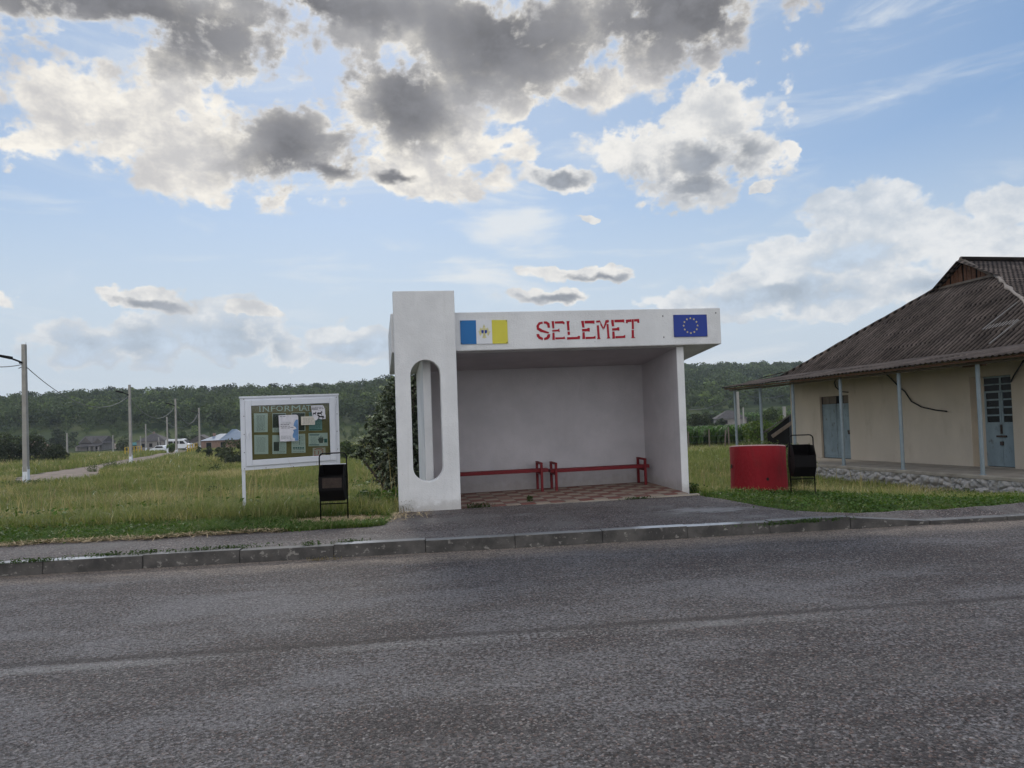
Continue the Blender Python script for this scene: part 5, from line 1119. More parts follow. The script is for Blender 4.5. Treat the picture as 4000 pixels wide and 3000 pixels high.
# ------------------------------------------------------------------ vegetation
def vn(X, Y, sc, seed=0):
    """smooth value noise 0..1"""
    r = np.random.default_rng(seed).random((64, 64)); x = np.asarray(X) / sc + 100; y = np.asarray(Y) / sc + 100
    i = np.floor(x).astype(int); j = np.floor(y).astype(int); u = x - i; v = y - j; u = u * u * (3 - 2 * u); v = v * v * (3 - 2 * v)
    g_ = lambda a, b: r[a % 64, b % 64]
    return (g_(i, j) * (1 - u) + g_(i + 1, j) * u) * (1 - v) + (g_(i, j + 1) * (1 - u) + g_(i + 1, j + 1) * u) * v
def unit(v): return v / np.maximum(np.linalg.norm(v, axis=-1, keepdims=True), 1e-9)
def leaf_quads(P, N, L, Wd, rng, droop=0.):
    """one four-cornered leaf per point, facing roughly along N"""
    n = len(P); a = unit(np.cross(N, rng.normal(size=(n, 3)))); b = np.cross(N, a); L = np.broadcast_to(L, n)[:, None]; Wd = np.broadcast_to(Wd, n)[:, None]
    V = np.stack([P - a * L / 2, P + b * Wd / 2 + N * Wd * .12, P + a * L / 2 - N * L * droop, P - b * Wd / 2 + N * Wd * .12], 1)
    return V.reshape(-1, 3), np.arange(n * 4).reshape(-1, 4)
def blades(P, h, w, lean, rng):
    n = len(P); a = rng.random(n) * 2 * np.pi; d = np.stack([np.cos(a), np.sin(a), 0 * a], 1); s = np.stack([-np.sin(a + .6), np.cos(a + .6), 0 * a], 1)
    h = h[:, None]; w = w[:, None]; lean = lean[:, None]; up = np.array([0, 0, 1.])
    m_ = P + up * h * .58 + d * h * lean * .35; t = P + up * h * (1 - .35 * lean) + d * h * lean
    V = np.stack([P - s * w / 2, P + s * w / 2, m_ + s * w * .38, m_ - s * w * .38, t], 1).reshape(-1, 3)
    b = np.arange(n)[:, None] * 5
    return V, b + np.array([[0, 1, 2, 3]]), b + np.array([[3, 2, 4]])
SHI_np = np.array(SHI); HI_np = np.array(HI)
def loc2(Mi, X, Y): return Mi[0, 0] * X + Mi[0, 1] * Y + Mi[0, 3], Mi[1, 0] * X + Mi[1, 1] * Y + Mi[1, 3]
def blocked(X, Y, mar=.0):
    t, d = td(X, Y); b = (Y < walk_edge(X) + mar) & (d < 13)
    a_, b_ = loc2(SHI_np, X, Y); b |= (a_ > -.06) & (a_ < 4.72) & (b_ > -.2) & (b_ < 2.12) & ~((a_ < .40) & (b_ > .22))
    t_, s_ = loc2(HI_np, X, Y); b |= (t_ > -.22) & (s_ > -3.4) & (s_ < 10.75)
    bl_ = (pb + pb2) / 2; b |= ((X - bl_.x - .05) / .70) ** 2 + ((Y - bl_.y - .02) / .36) ** 2 < 1
    b |= (X - RG.x) ** 2 + (Y - RG.y) ** 2 < .52 ** 2
    return b
def on_track(X, Y):
    m_ = Y > 24; o = np.zeros(len(X), bool); dd = np.full(len(X), 99.)
    for p in TRK: dd = np.minimum(dd, np.hypot(X - p[0], Y - p[1]))
    return dd
GREEN, LUSH, OLIVE, DRY = map(np.array, ((.130, .180, .044), (.065, .125, .024), (.225, .230, .075), (.46, .375, .21)))
def mixc(a, b, t): return a + (b - a) * t[:, None]
def grass_zone(n, X, Y, h0, h1, w0, tintf, rng, lean=(.15, .8), sink=.02):
    k = ~blocked(X, Y); X, Y = X[k], Y[k]; P = np.stack([X, Y, gz(X, Y) - sink], 1); m_ = len(X)
    D_ = np.hypot(X, Y); h = rng.uniform(h0, h1, m_) * (.35 + .75 * vn(X, Y, 1.3, 3) + .55 * vn(X, Y, .38, 9)); w = np.maximum(w0, D_ * .00075) * rng.uniform(.6, 1.3, m_)
    return P, h, w, rng.uniform(*lean, m_), tintf(X, Y, rng)
def field_tint(X, Y, rng):
    D_ = np.hypot(X, Y); a = vn(X, Y, 4.5, 1) * .6 + vn(X, Y, 1.2, 2) * .4
    dry = smooth(a + .12 * rng.normal(size=len(X)) + .17 * np.exp(-((Y - 13.2) / 1.3) ** 2) * (X < 3), .54, .90)
    c = mixc(np.tile(GREEN, (len(X), 1)), np.tile(OLIVE, (len(X), 1)), rng.random(len(X))); c = mixc(c, np.tile(DRY, (len(X), 1)), np.clip(dry * .85 + .30 * rng.random(len(X)) ** 3, 0, 1))
    k = rng.random(len(X)) < .004; c[k] = (.62, .62, .56)
    return c * rng.uniform(.75, 1.25, (len(X), 1))
def lush_tint(X, Y, rng):
    a = vn(X, Y, .8, 5); c = mixc(np.tile(LUSH, (len(X), 1)), np.tile(GREEN, (len(X), 1)), np.clip(a + .3 * rng.normal(size=len(X)), 0, 1))
    c = mixc(c, np.tile(DRY, (len(X), 1)), (rng.random(len(X)) < .07) * .8)
    return c * rng.uniform(.7, 1.3, (len(X), 1))
def emit_grass(name, parts, label, cat):
    Vs, Qs, Ts, Cs = [], [], [], []; o = 0
    for P, h, w, ln, c in parts:
        V, q, t = blades(P, h, w, ln, RNG); Vs.append(V); Qs.append(q + o); Ts.append(t + o); Cs.append(np.repeat(c, 5, 0)); o += len(V)
    ob = npmesh(name, np.concatenate(Vs), np.concatenate(Qs), np.concatenate(Ts), M['grassm'], np.concatenate(Cs)); return tag(ob, label, cat, kind='stuff')
def wedge(n, y0, y1, q0, q1, p=1.0):
    Y = y0 + (y1 - y0) * RNG.random(n) ** p; X = Y * (q0 + (q1 - q0) * RNG.random(n)); return X, Y
parts = []
n = 90000; X, Y = wedge(n, 10.2, 16, -.86, -.02); parts.append(grass_zone(n, X, Y, .07, .34, .006, field_tint, RNG, (.2, 1.1)))
n = 110000; X, Y = wedge(n, 15, 30, -.84, .0, 1.2); parts.append(grass_zone(n, X, Y, .14, .46, .010, field_tint, RNG, (.2, 1.0)))
n = 120000; X, Y = wedge(n, 28, 62, -.82, -.02, 1.1); k = on_track(X, Y) > 2.5; parts.append(grass_zone(n, X[k], Y[k], .25, .50, .02, field_tint, RNG))
n = 110000; X, Y = wedge(n, 60, 180, -.82, -.05, 1.2); k = on_track(X, Y) > 2.5; parts.append(grass_zone(n, X[k], Y[k], .35, .8, .06, field_tint, RNG))
n = 95000; X, Y = wedge(n, 11.5, 30, .14, .74, 1.1); parts.append(grass_zone(n, X, Y, .06, .22, .009, field_tint, RNG))
n = 50000; X, Y = wedge(n, 28, 66, .14, .46, 1.1); parts.append(grass_zone(n, X, Y, .12, .32, .02, field_tint, RNG))
n = 2200; X, Y = wedge(n, 10.8, 34, -.84, .0, 1.1); k = vn(X, Y, 1.7, 31) > .45; G_ = grass_zone(n, X[k], Y[k], .45, .85, .007, lambda X, Y, r: np.array((.34, .28, .15)) * r.uniform(.6, 1.25, (len(X), 1)), RNG, (.05, .5)); parts.append(G_)
n = 500; X, Y = wedge(n, 12, 30, .14, .5, 1.1); parts.append(grass_zone(n, X, Y, .3, .6, .007, lambda X, Y, r: np.array((.34, .28, .15)) * r.uniform(.6, 1.25, (len(X), 1)), RNG, (.05, .5)))
emit_grass('meadow_grass', parts, 'tall yellow-green meadow grass covering the field behind the footway', 'grass')
parts = []
n = 120000; Y0 = RNG.random(n); X = RNG.uniform(-11, -1.6, n); Y = walk_edge(np.minimum(X, -1.71)) + .02 + Y0 ** 1.3 * 1.7 * (.7 + .6 * vn(X, X * 0, 1.1, 8)); parts.append(grass_zone(n, X, Y, .05, .15, .006, lush_tint, RNG, (.3, 1.0)))
n = 110000; X = RNG.uniform(2.8, 9.5, n); Y = walk_edge(X) + .01 + RNG.random(n) ** 1.1 * 2.6; parts.append(grass_zone(n, X, Y, .04, .13, .006, lush_tint, RNG, (.3, 1.0)))
n = 40000; X = RNG.uniform(7, 13, n); Y = RNG.uniform(10, 17.2, n); parts.append(grass_zone(n, X, Y, .05, .16, .008, lush_tint, RNG, (.2, .9)))
emit_grass('verge_grass', parts, 'short lush green grass along the edge of the footway', 'grass')
# broad-leaved weeds in the verges
def rosettes(X, Y, n_leaf, L, spread, hgt):
    k = ~blocked(X, Y, .02); X, Y = X[k], Y[k]; m_ = len(X); P0 = np.stack([X, Y, gz(X, Y)], 1); P = np.repeat(P0, n_leaf, 0); sz = np.repeat(RNG.uniform(.6, 1.4, m_), n_leaf)
    off = RNG.normal(size=(len(P), 3)) * np.array([spread, spread, 0]); P = P + off * sz[:, None]; P[:, 2] += RNG.random(len(P)) * hgt * sz + .01
    N = unit(np.stack([off[:, 0] / spread * .5, off[:, 1] / spread * .5, np.ones(len(P)) * 1.0], 1) + RNG.normal(size=(len(P), 3)) * .35)
    V, Q = leaf_quads(P, N, L * sz * RNG.uniform(.7, 1.3, len(P)), L * .62 * sz, RNG, .2); c = mixc(np.tile(LUSH, (len(P), 1)), np.tile(GREEN * .8, (len(P), 1)), RNG.random(len(P)) ** 2) * np.repeat(RNG.uniform(.75, 1.3, m_), n_leaf)[:, None]
    return V, Q, np.repeat(c, 4, 0)
L1 = RNG.uniform(-11, -1.7, 800); L1y = walk_edge(np.minimum(L1, -1.71)) + .05 + RNG.random(800) ** 1.2 * 1.6
R1 = RNG.uniform(2.8, 9.5, 1300); R1y = walk_edge(R1) + .03 + RNG.random(1300) * 2.4
R2 = RNG.uniform(7.5, 13, 1600); R2y = RNG.uniform(11.5, 17.3, 1600)
F1y = RNG.uniform(11, 42, 1500) ; F1 = F1y * RNG.uniform(-.82, -.03, 1500)
F1 = F1 + .0 * F1y
VV, QQ, CC = [], [], []; o_ = 0
for x, y, L, sp__, hh in ((L1, L1y, .038, .07, .12), (R1, R1y, .040, .08, .085), (R2, R2y, .045, .10, .12), (F1, F1y, .075, .13, .28)):
    V, Q, c = rosettes(x, y, 16, L, sp__, hh * .75); VV.append(V); QQ.append(Q + o_); CC.append(c); o_ += len(V)
tag(npmesh('verge_weeds', np.concatenate(VV), np.concatenate(QQ), m=M['leaf'], tint=np.concatenate(CC)), 'low broad-leaved weeds mixed into the green verge', 'weeds', kind='stuff')
# dry cut straw round the left bin and along the footway edge
bl_ = (pb + pb2) / 2; n = 7500; X = bl_.x + RNG.normal(size=n) * .42 + .05; Y = bl_.y + .02 + RNG.normal(size=n) * .20; n2_ = 2600
X = np.concatenate([X, RNG.uniform(-6.6, -2.9, n2_)]); Y = np.concatenate([Y, walk_edge(X[n:]) - .02 + RNG.normal(size=n2_) * .05]); Z = np.maximum(gz(X, Y), np.where(Y < walk_edge(X), -1.493, -9)) + RNG.uniform(.005, .05, len(X)); P = np.stack([X, Y, Z], 1)
N = unit(np.array([0, 0, 1.]) + RNG.normal(size=P.shape) * .25); V, Q = leaf_quads(P, N, RNG.uniform(.05, .16, len(P)), RNG.uniform(.005, .011, len(P)), RNG)
c = np.array((.52, .40, .24)) * RNG.uniform(.5, 1.3, (len(P), 1)); tag(npmesh('dry_straw', V, Q, m=M['straw'], tint=np.repeat(c, 4, 0)), 'pale cut straw lying round the left bin and along the footway edge', 'straw', kind='stuff')

# --- shrubs and trees
def shell(c, r, n, rng, up=.0):
    d = unit(rng.normal(size=(n, 3)) + np.array([0, 0, up])); k = rng.uniform(.55, 1.05, n) ** .6
    return np.asarray(c) + d * (np.asarray(r) * k[:, None] if np.ndim(r) else r * k[:, None]), d
def bush(name, label, cat, base, lobes, nleaf, L, Wd, tints, group=None, stem=.03, flat=.4, leafname='foliage', droop=.1):
    """lobes: (dx, dy, z, rx, ry, rz) round the base point"""
    o = thing(name, label, cat, base, 0, group); PP, NN, CC = [], [], []; tot = sum(l[3] * l[5] for l in lobes)
    for l in lobes:
        k = max(12, int(nleaf * l[3] * l[5] / tot)); p, d = shell(l[:3], np.array(l[3:]), k, RNG, .25); PP.append(p); NN.append(unit(d + RNG.normal(size=d.shape) * flat))
        a = tints[0] + (np.array(tints[1]) - np.array(tints[0])) * RNG.random((k, 1)); CC.append(a * RNG.uniform(.7, 1.3, (k, 1)) * RNG.uniform(.75, 1.2))
    P = np.concatenate(PP); N = np.concatenate(NN); V, Q = leaf_quads(P, N, L * RNG.uniform(.6, 1.4, len(P)), Wd * RNG.uniform(.7, 1.3, len(P)), RNG, droop)
    npmesh(leafname, V, Q, m=M['leaf'], tint=np.repeat(np.concatenate(CC), 4, 0), parent=o)
    mb = MB(); r_ = random.Random(len(lobes))
    for l in lobes:
        e = Vector(l[:3]); b = Vector((l[0] * .12, l[1] * .12, -.15)); pts = [b.lerp(e, t) + Vector((r_.uniform(-.1, .1), r_.uniform(-.1, .1), 0)) * math.sin(t * 3) * l[3] for t in (0, .25, .5, .75, 1)]
        mb.tube(pts, [stem * (1 - .75 * t) for t in (0, .25, .5, .75, 1)], 6)
        for _ in range(3):
            q = e + Vector((r_.gauss(0, 1), r_.gauss(0, 1), r_.gauss(.3, 1))).normalized() * min(l[3], l[5]) * .9; mb.tube([e, e.lerp(q, .5) + Vector((0, 0, .02)), q], [stem * .25, stem * .18, stem * .08], 5)
    mb.build('stem', M['bark'], o, smooth=True); return o
def T(*c): return [np.array(x) for x in c]
# the big silvery shrub behind the pylon
Db = 15.2; bx = at_dist(1600, 1900, Db); bz = gz1(bx.x, bx.y); Lb = []
for x, y, r, dy in ((1600, 1600, 62, .1), (1565, 1655, 72, 0), (1650, 1690, 100, .3), (1590, 1730, 95, -.1), (1535, 1770, 80, 0), (1480, 1715, 42, -.1), (1432, 1745, 36, -.15), (1400, 1772, 24, -.2), (1450, 1790, 34, .1),
                    (1500, 1840, 52, .1), (1590, 1850, 85, 0), (1575, 1925, 55, .1), (1650, 1900, 90, .2), (1680, 1620, 75, .4), (1560, 1545, 26, 0), (1600, 1515, 22, 0), (1545, 1590, 34, -.1), (1630, 1545, 34, .2), (1690, 1770, 90, .4), (1520, 1880, 40, 0)):
    q = at_dist(x, y, Db + dy) - Vector((bx.x, bx.y, bz)); rr = r * Db / 2850; Lb.append((q.x, q.y, q.z, rr, rr * 1.0, rr * 1.05))
for x, y, r, dy in ((1618, 1470, 30, 0), (1640, 1500, 40, .1), (1660, 1560, 60, .3), (1670, 1480, 34, .3), (1542, 1495, 26, 0), (1528, 1545, 40, 0), (1505, 1610, 44, -.1), (1470, 1660, 44, 0), (1530, 1690, 60, .1)):
    q = at_dist(x, y, Db + dy) - Vector((bx.x, bx.y, bz)); rr = r * Db / 2850; Lb.append((q.x, q.y, q.z, rr, rr, rr * 1.05))
sv = bush('silver_shrub', 'tall silvery-green oleaster shrub growing behind the white pylon', 'shrub', (bx.x, bx.y, bz), Lb, 9000, .085, .045, T((.030, .040, .022), (.09, .105, .07)), stem=.05, flat=.9)
# leafy shoots that break up its outline: leaves in two ranks along each shoot
P_, N_, C_ = [], [], []; tw = MB()
for l in Lb:
    for k in range(int(26 * (l[3] / .4) ** 1.4) + 7):
        d = unit(RNG.normal(size=3) + np.array([0, 0, .25])); a = np.array(l[:3]) + d * l[3] * .35; ln = l[3] * RNG.uniform(.65, 1.05) + .06; bend = RNG.normal(size=3) * .25; m_ = int(ln / .022) + 5; col = RNG.uniform(.6, 1.35)
        tt = np.linspace(.1, 1, m_)[:, None]; path = a + d * ln * tt + (bend * .5 + np.array([0, 0, -.22])) * (tt ** 2) * ln; P_.append(path + RNG.normal(size=path.shape) * .014); N_.append(unit(np.array([0, 0, .8]) + d * .4 + RNG.normal(size=path.shape) * .55)); c0 = RNG.random((m_, 1)); C_.append((np.array((.10, .125, .075)) * (1 - c0) + np.array((.46, .50, .40)) * c0) * col)
P_ = np.concatenate(P_); V, Q = leaf_quads(P_, np.concatenate(N_), .075 * RNG.uniform(.7, 1.3, len(P_)), .030 * RNG.uniform(.7, 1.3, len(P_)), RNG, .12)
npmesh('leafy_shoots', V, Q, m=M['leaf'], tint=np.repeat(np.concatenate(C_), 4, 0), parent=sv)
# leafy mound at the foot of the pylon
P = hit(1490, 1985, (0, 0, -1.55), Vector((0, 0, 1))); Lw = [(RNG.uniform(-.45, .35), RNG.uniform(-.1, .5), RNG.uniform(.05, .20), .16, .16, .13) for _ in range(16)]
bush('leafy_weed', 'low mound of bright green leafy weeds at the left foot of the pylon', 'weed', (P.x, P.y + .15, gz1(P.x, P.y + .2)), Lw, 2600, .055, .038, T((.04, .085, .014), (.075, .125, .025)), stem=.006, flat=.5)
def rlobes(n, w, h, r, seed, dp=None):
    q = np.random.default_rng(seed); o = []
    for k in range(n):
        a = q.uniform(0, 6.28); u = math.sqrt(q.random()); z = q.uniform(.25, .95); f = 1 - .45 * max(0, z - .55) / .45; rr = r * q.uniform(.7, 1.2)
        o.append((math.cos(a) * u * (w / 2 - rr * .6) * f, math.sin(a) * u * ((dp or w) / 2 - rr * .6) * f, h * z - rr * .6, rr, rr, rr * .9))
    return o
def placed_bush(label, px, py, D_, w, h, n, nleaf, L, tints, seed, name='bush', cat='bush', group='bushes in the valley', stem=.05):
    P = at_dist(px, py, D_); return bush(name, label, cat, (P.x, P.y, gz1(P.x, P.y) - .1), rlobes(n, w, h, min(w, h) * .24, seed), nleaf, L, L * .6, tints, group, stem, .7)
DK = T((.030, .040, .021), (.070, .085, .045)); MD = T((.045, .068, .025), (.10, .13, .05)); GY = T((.085, .10, .062), (.15, .165, .11)); LT = T((.06, .10, .022), (.12, .16, .04))
placed_bush('dark oleaster thicket at the left edge of the field', 15, 1805, 84, 4.6, 4.2, 18, 2600, .26, DK, 1)
placed_bush('dark bush behind the nearest lamp pole', 135, 1800, 86, 4.6, 3.9, 18, 2600, .26, DK, 2)
placed_bush('dark bush with a drooping right side, left of the short pole', 215, 1795, 84, 2.9, 2.6, 12, 1600, .24, DK, 3)
placed_bush('pale grey-green bush right of the ruined farmhouse', 490, 1768, 180, 5.2, 3.8, 12, 900, .5, GY, 4)
placed_bush('dark tree clump left of the ruined farmhouse', 245, 1752, 225, 9.0, 6.5, 16, 1100, .7, DK, 5)
placed_bush('grey-green bush beside the left post of the notice board', 925, 1805, 58, 3.6, 2.4, 16, 2400, .2, T((.045, .055, .032), (.10, .115, .07)), 6)
placed_bush('dark green bush below the tin-roofed house', 855, 1795, 75, 3.2, 1.6, 12, 1400, .24, DK, 7)
placed_bush('low bush at the foot of the pole by the right railing', 805, 1795, 95, 3.6, 1.4, 10, 900, .26, MD, 8)
placed_bush('yellow-green bush in front of the minibus', 668, 1770, 140, 2.2, 1.9, 8, 500, .35, LT, 9)
placed_bush('dark trees between the hip-roofed house and the tin-roofed house', 745, 1752, 185, 6.5, 4.2, 14, 900, .6, DK, 10)
placed_bush('bush between the notice board and the silvery shrub', 1365, 1800, 60, 2.6, 1.9, 12, 1600, .2, MD, 11)
placed_bush('grey-green bush behind the notice board', 1320, 1800, 68, 3.2, 2.0, 12, 1300, .22, GY, 12)
placed_bush('round dark tree between the shelter and the corn field', 2732, 1683, 105, 4.2, 3.2, 16, 2000, .28, DK, 13, 'round_tree', 'tree')
placed_bush('wide dark trees on the slope above the round tree', 2760, 1612, 190, 9.0, 3.6, 14, 1200, .55, DK, 14)
placed_bush('light green climbing growth behind the lean-to shed', 3030, 1690, 44, 4.2, 2.4, 18, 2600, .17, LT, 15)
placed_bush('dark bush under the porch roof beside the lean-to shed', 2960, 1712, 36, 1.4, .9, 8, 900, .12, DK, 16)
placed_bush('mid green trees to the left of the lean-to shed', 2985, 1660, 85, 6.0, 2.4, 14, 1500, .3, MD, 17)
placed_bush('dark bush above the far grey farmhouse', 2800, 1668, 140, 4.0, 2.4, 10, 800, .4, DK, 18)
placed_bush('dark hedge trees by the pole at the building corner', 3045, 1625, 120, 6.5, 4.0, 14, 1300, .4, MD, 19)
# tall pale weeds behind the ring
n = 1500; X = RNG.uniform(4.7, 6.9, n); Y = RNG.uniform(15.6, 19.5, n); k = ~blocked(X, Y) & (X / Y > .312) & (X / Y < .405); X, Y = X[k], Y[k]; P = np.stack([X, Y, gz(X, Y)], 1); h = RNG.uniform(.7, 1.25, len(X))
V, q, t = blades(P, h, np.full(len(X), .012), RNG.uniform(.05, .25, len(X)), RNG); nl = 22; Pl = np.repeat(P, nl, 0); hh = np.repeat(h, nl) * RNG.uniform(.3, 1.0, len(Pl)); Pl = Pl + RNG.normal(size=Pl.shape) * np.array([.05, .05, 0]); Pl[:, 2] += hh
Vl, Ql = leaf_quads(Pl, unit(RNG.normal(size=Pl.shape) + np.array([0, 0, .6])), .06, .02, RNG, .2)
cw = mixc(np.tile((.075, .10, .03), (len(V), 1)), np.tile((.16, .15, .06), (len(V), 1)), np.repeat(RNG.random(len(X)), 5)); cl = np.array((.095, .115, .04)) * RNG.uniform(.6, 1.6, (len(Pl), 1))
tag(npmesh('tall_weeds', np.concatenate([V, Vl]), np.concatenate([q, Ql + len(V)]), t, M['leaf'], np.concatenate([cw, np.repeat(cl, 4, 0)])), 'tall pale seeding weeds between the red ring and the cream building', 'weeds', kind='stuff')
# corn field
def corn(name, label, x0, x1, y0, y1, n, H, sc):
    X = RNG.uniform(x0, x1, n); Y = RNG.uniform(y0, y1, n); Y = np.round(Y / .75) * .75 + RNG.normal(size=n) * .06; k = ~blocked(X, Y); X, Y = X[k], Y[k]; n = len(X); P = np.stack([X, Y, gz(X, Y)], 1); h = RNG.uniform(.85, 1.1, n) * H
    Vs, Qs, Ts, Cs = [], [], [], []; V, q, t = blades(P, h, np.full(n, .05 * sc), np.full(n, .04), RNG); Vs.append(V); Qs.append(q); Ts.append(t); Cs.append(np.tile((.13, .14, .05), (len(V), 1))); o = len(V)
    for i in range(9):
        Pb = P.copy(); Pb[:, 2] += h * (.2 + .075 * i); V, q, t = blades(Pb, np.full(n, .62), np.full(n, .085 * sc), RNG.uniform(.75, 1.25, n), RNG); Vs.append(V); Qs.append(q + o); Ts.append(t + o); o += len(V)
        Cs.append(np.repeat(np.array((.075, .135, .038)) * RNG.uniform(.6, 1.5, (n, 1)), 5, 0))
    tag(npmesh(name, np.concatenate(Vs), np.concatenate(Qs), np.concatenate(Ts), M['leaf'], np.concatenate(Cs)), label, 'corn', kind='stuff')
corn('corn_plants', 'dense green corn field behind the grass between shelter and cream building', 13.5, 28, 60, 76, 2600, 1.5, 1.3)
corn('corn_plants', 'far strip of green corn on the slope below the wooded hill', 48, 92, 205, 236, 3000, 2.4, 4.0)
o = thing('field_fence', 'thin wire fence of leaning wooden posts in front of the corn field', 'fence', at_dist(2700, 1742, 57), 0); fp = []
for px, hgt, ln in ((2690, 1.35, 0), (2771, 1.5, .02), (2831, 1.4, .12), (2848, 1.6, 0), (2925, 1.4, .05), (3010, 1.4, 0)):
    P = at_dist(px, 1742, 57); b = Vector((P.x, P.y, gz1(P.x, P.y))) - o.location; mb = MB(); mb.tube([b - Vector((0, 0, .3)), b + Vector((ln, 0, hgt))], .055, 7); mb.build('post', M['old_wood'], o); fp.append(b)
for hz in (.5, .95):
    mb = MB(); mb.tube([b + Vector((0, 0, hz)) for b in fp], .008, 4); mb.build('wire', M['cable'], o)
# dock plants in the field, weeds in the paving
def spikes(name, label, px, py, D_, n, h, sp_x, group, tint):
    P = at_dist(px, py, D_); o = thing(name, label, 'weed', (P.x, P.y, gz1(P.x, P.y)), 0, group); X = RNG.normal(size=n) * sp_x; Y = RNG.normal(size=n) * .25; Pz = np.stack([X, Y, 0 * X], 1); hh = RNG.uniform(.6, 1.0, n) * h
    Vb, q, t = blades(Pz, hh, np.full(n, .03), RNG.uniform(.1, .6, n), RNG); Pl = np.repeat(Pz, 26, 0); Pl[:, 2] += np.repeat(hh, 26) * RNG.uniform(.02, .95, len(Pl)) ** 1.4; Pl += RNG.normal(size=Pl.shape) * np.array((.11, .11, .03))
    Vl, Ql = leaf_quads(Pl, unit(RNG.normal(size=Pl.shape)), .10, .05, RNG); c = np.array(tint) * RNG.uniform(.6, 1.4, (len(Vb) + len(Vl), 1))
    npmesh('leaves', np.concatenate([Vb, Vl]), np.concatenate([q, Ql + len(Vb)]), t, M['leaf'], c, parent=o)
spikes('dock_weed', 'dark dock plants standing in a row in the meadow left of the board', 848, 1828, 46, 12, .75, .33, 'dock plants in the meadow', (.028, .045, .014))
spikes('dock_weed', 'single dark dock plant next to the left board post', 906, 1826, 46, 4, .6, .09, 'dock plants in the meadow', (.028, .045, .014))
spikes('dock_weed', 'small pair of dark stems low in the meadow', 824, 1895, 25, 3, .32, .05, 'dock plants in the meadow', (.028, .045, .014))
spikes('tall_weed', 'tuft of tall weeds at the foot of the nearest lamp pole', 92, 1908, 36.5, 26, .55, .5, 'weeds beside the track', (.075, .10, .035))
spikes('tall_weed', 'weeds on the track edge left of the second lamp pole', 455, 1822, 64, 26, .8, .8, 'weeds beside the track', (.075, .10, .035))
spikes('tall_weed', 'weeds on the track edge between the two nearest lamp poles', 395, 1840, 57, 26, .8, .8, 'weeds beside the track', (.075, .10, .035))
def small_weed(label, px, py, z, n, sx, sy, h, L, tint, name='weed'):
    P = hit(px, py, (0, 0, z), Vector((0, 0, 1))); o = thing(name, label, 'weed', P, SH_R, 'weeds growing in the paving'); q = RNG.normal(size=(n, 3)) * np.array([sx, sy, 0]); q[:, 2] = RNG.random(n) * h
    V, Q = leaf_quads(q, unit(RNG.normal(size=(n, 3)) * .7 + np.array([0, 0, .8])), L, L * .55, RNG, .15); c = np.array(tint) * RNG.uniform(.6, 1.4, (n, 1)); Vb, qb, tb = blades(q * np.array([1, 1, 0]), RNG.uniform(.4, 1.2, n) * h, np.full(n, .005), RNG.uniform(.3, 1.1, n), RNG)
    npmesh('leaves', np.concatenate([V, Vb]), np.concatenate([Q, qb + len(V)]), tb + len(V), M['leaf'], np.concatenate([np.repeat(c, 4, 0), np.repeat(c, 5, 0)]), parent=o)
WG = (.035, .062, .014)
small_weed('leafy weed growing at the front edge of the shelter tiles', 2072, 1962, -1.51, 46, .025, .02, .10, .04, WG)
small_weed('grass tuft at the right foot of the pylon on the tile edge', 1868, 1984, -1.51, 150, .10, .02, .07, .03, WG, 'grass_tuft')
small_weed('flat grass tuft on the right half of the tile edge', 2490, 1952, -1.52, 150, .12, .02, .04, .03, WG, 'grass_tuft')
small_weed('grass tuft at the foot of the right shelter wall', 2705, 1918, -1.52, 160, .07, .06, .12, .04, WG, 'grass_tuft')
small_weed('dry wispy grass leaning on the left foot of the pylon', 1580, 2002, -1.51, 90, .09, .03, .18, .02, (.17, .15, .08), 'grass_tuft')
for lab, px, py, sx in (('creeping weed on the kerb near the left picture edge', 130, 2196, .17), ('creeping weed mat on the kerb, first long one from the left', 430, 2172, .15), ('short weed patch on the kerb left of the notice board', 585, 2163, .09), ('long thin line of weeds behind the kerb below the notice board', 850, 2149, .28), ('small weed on the kerb below the left bin', 1205, 2131, .06), ('weed patch on the kerb below the pylon', 1368, 2120, .10), ('thin weed line on the kerb at the right end of the apron', 3130, 2043, .3)):
    small_weed(lab, px, py, -1.488, int(900 * sx), sx, .02, .045, .03, (.045, .08, .018))
small_weed('dry straw wisp lying in the gutter below the pylon', 1260, 2188, -1.615, 50, .10, .02, .04, .02, (.22, .17, .08), 'straw_wisp')

# --- woodland
def tree_proto(rng, H, Rr, nf, fs, nl):
    P, N, C = [], [], []
    for k in range(nl):
        a = rng.uniform(0, 6.28); u = math.sqrt(rng.random()) * .62; z = rng.uniform(.38, .88); rr = Rr * rng.uniform(.38, .58); f = 1 - .55 * max(0, z - .6)
        p, d = shell((math.cos(a) * u * Rr * f, math.sin(a) * u * Rr * f, H * z), np.array((rr, rr, rr * .82)), nf // nl, rng, .35); P.append(p); N.append(unit(d + rng.normal(size=d.shape) * .45)); C.append(np.full((len(p), 1), rng.uniform(.72, 1.3)) * rng.uniform(.75, 1.25, (len(p), 1)))
    P = np.concatenate(P); V, Q = leaf_quads(P, np.concatenate(N), fs * rng.uniform(.6, 1.4, len(P)), fs * rng.uniform(.5, .9, len(P)), rng, .1)
    return V, Q, np.repeat(np.concatenate(C), 4, 0)
q_ = np.random.default_rng(11)
PRO = [tree_proto(q_, 1.0, .40, 190, .105, 9) for _ in range(7)]; PROL = [tree_proto(q_, 1.0, .42, 90, .15, 7) for _ in range(6)]
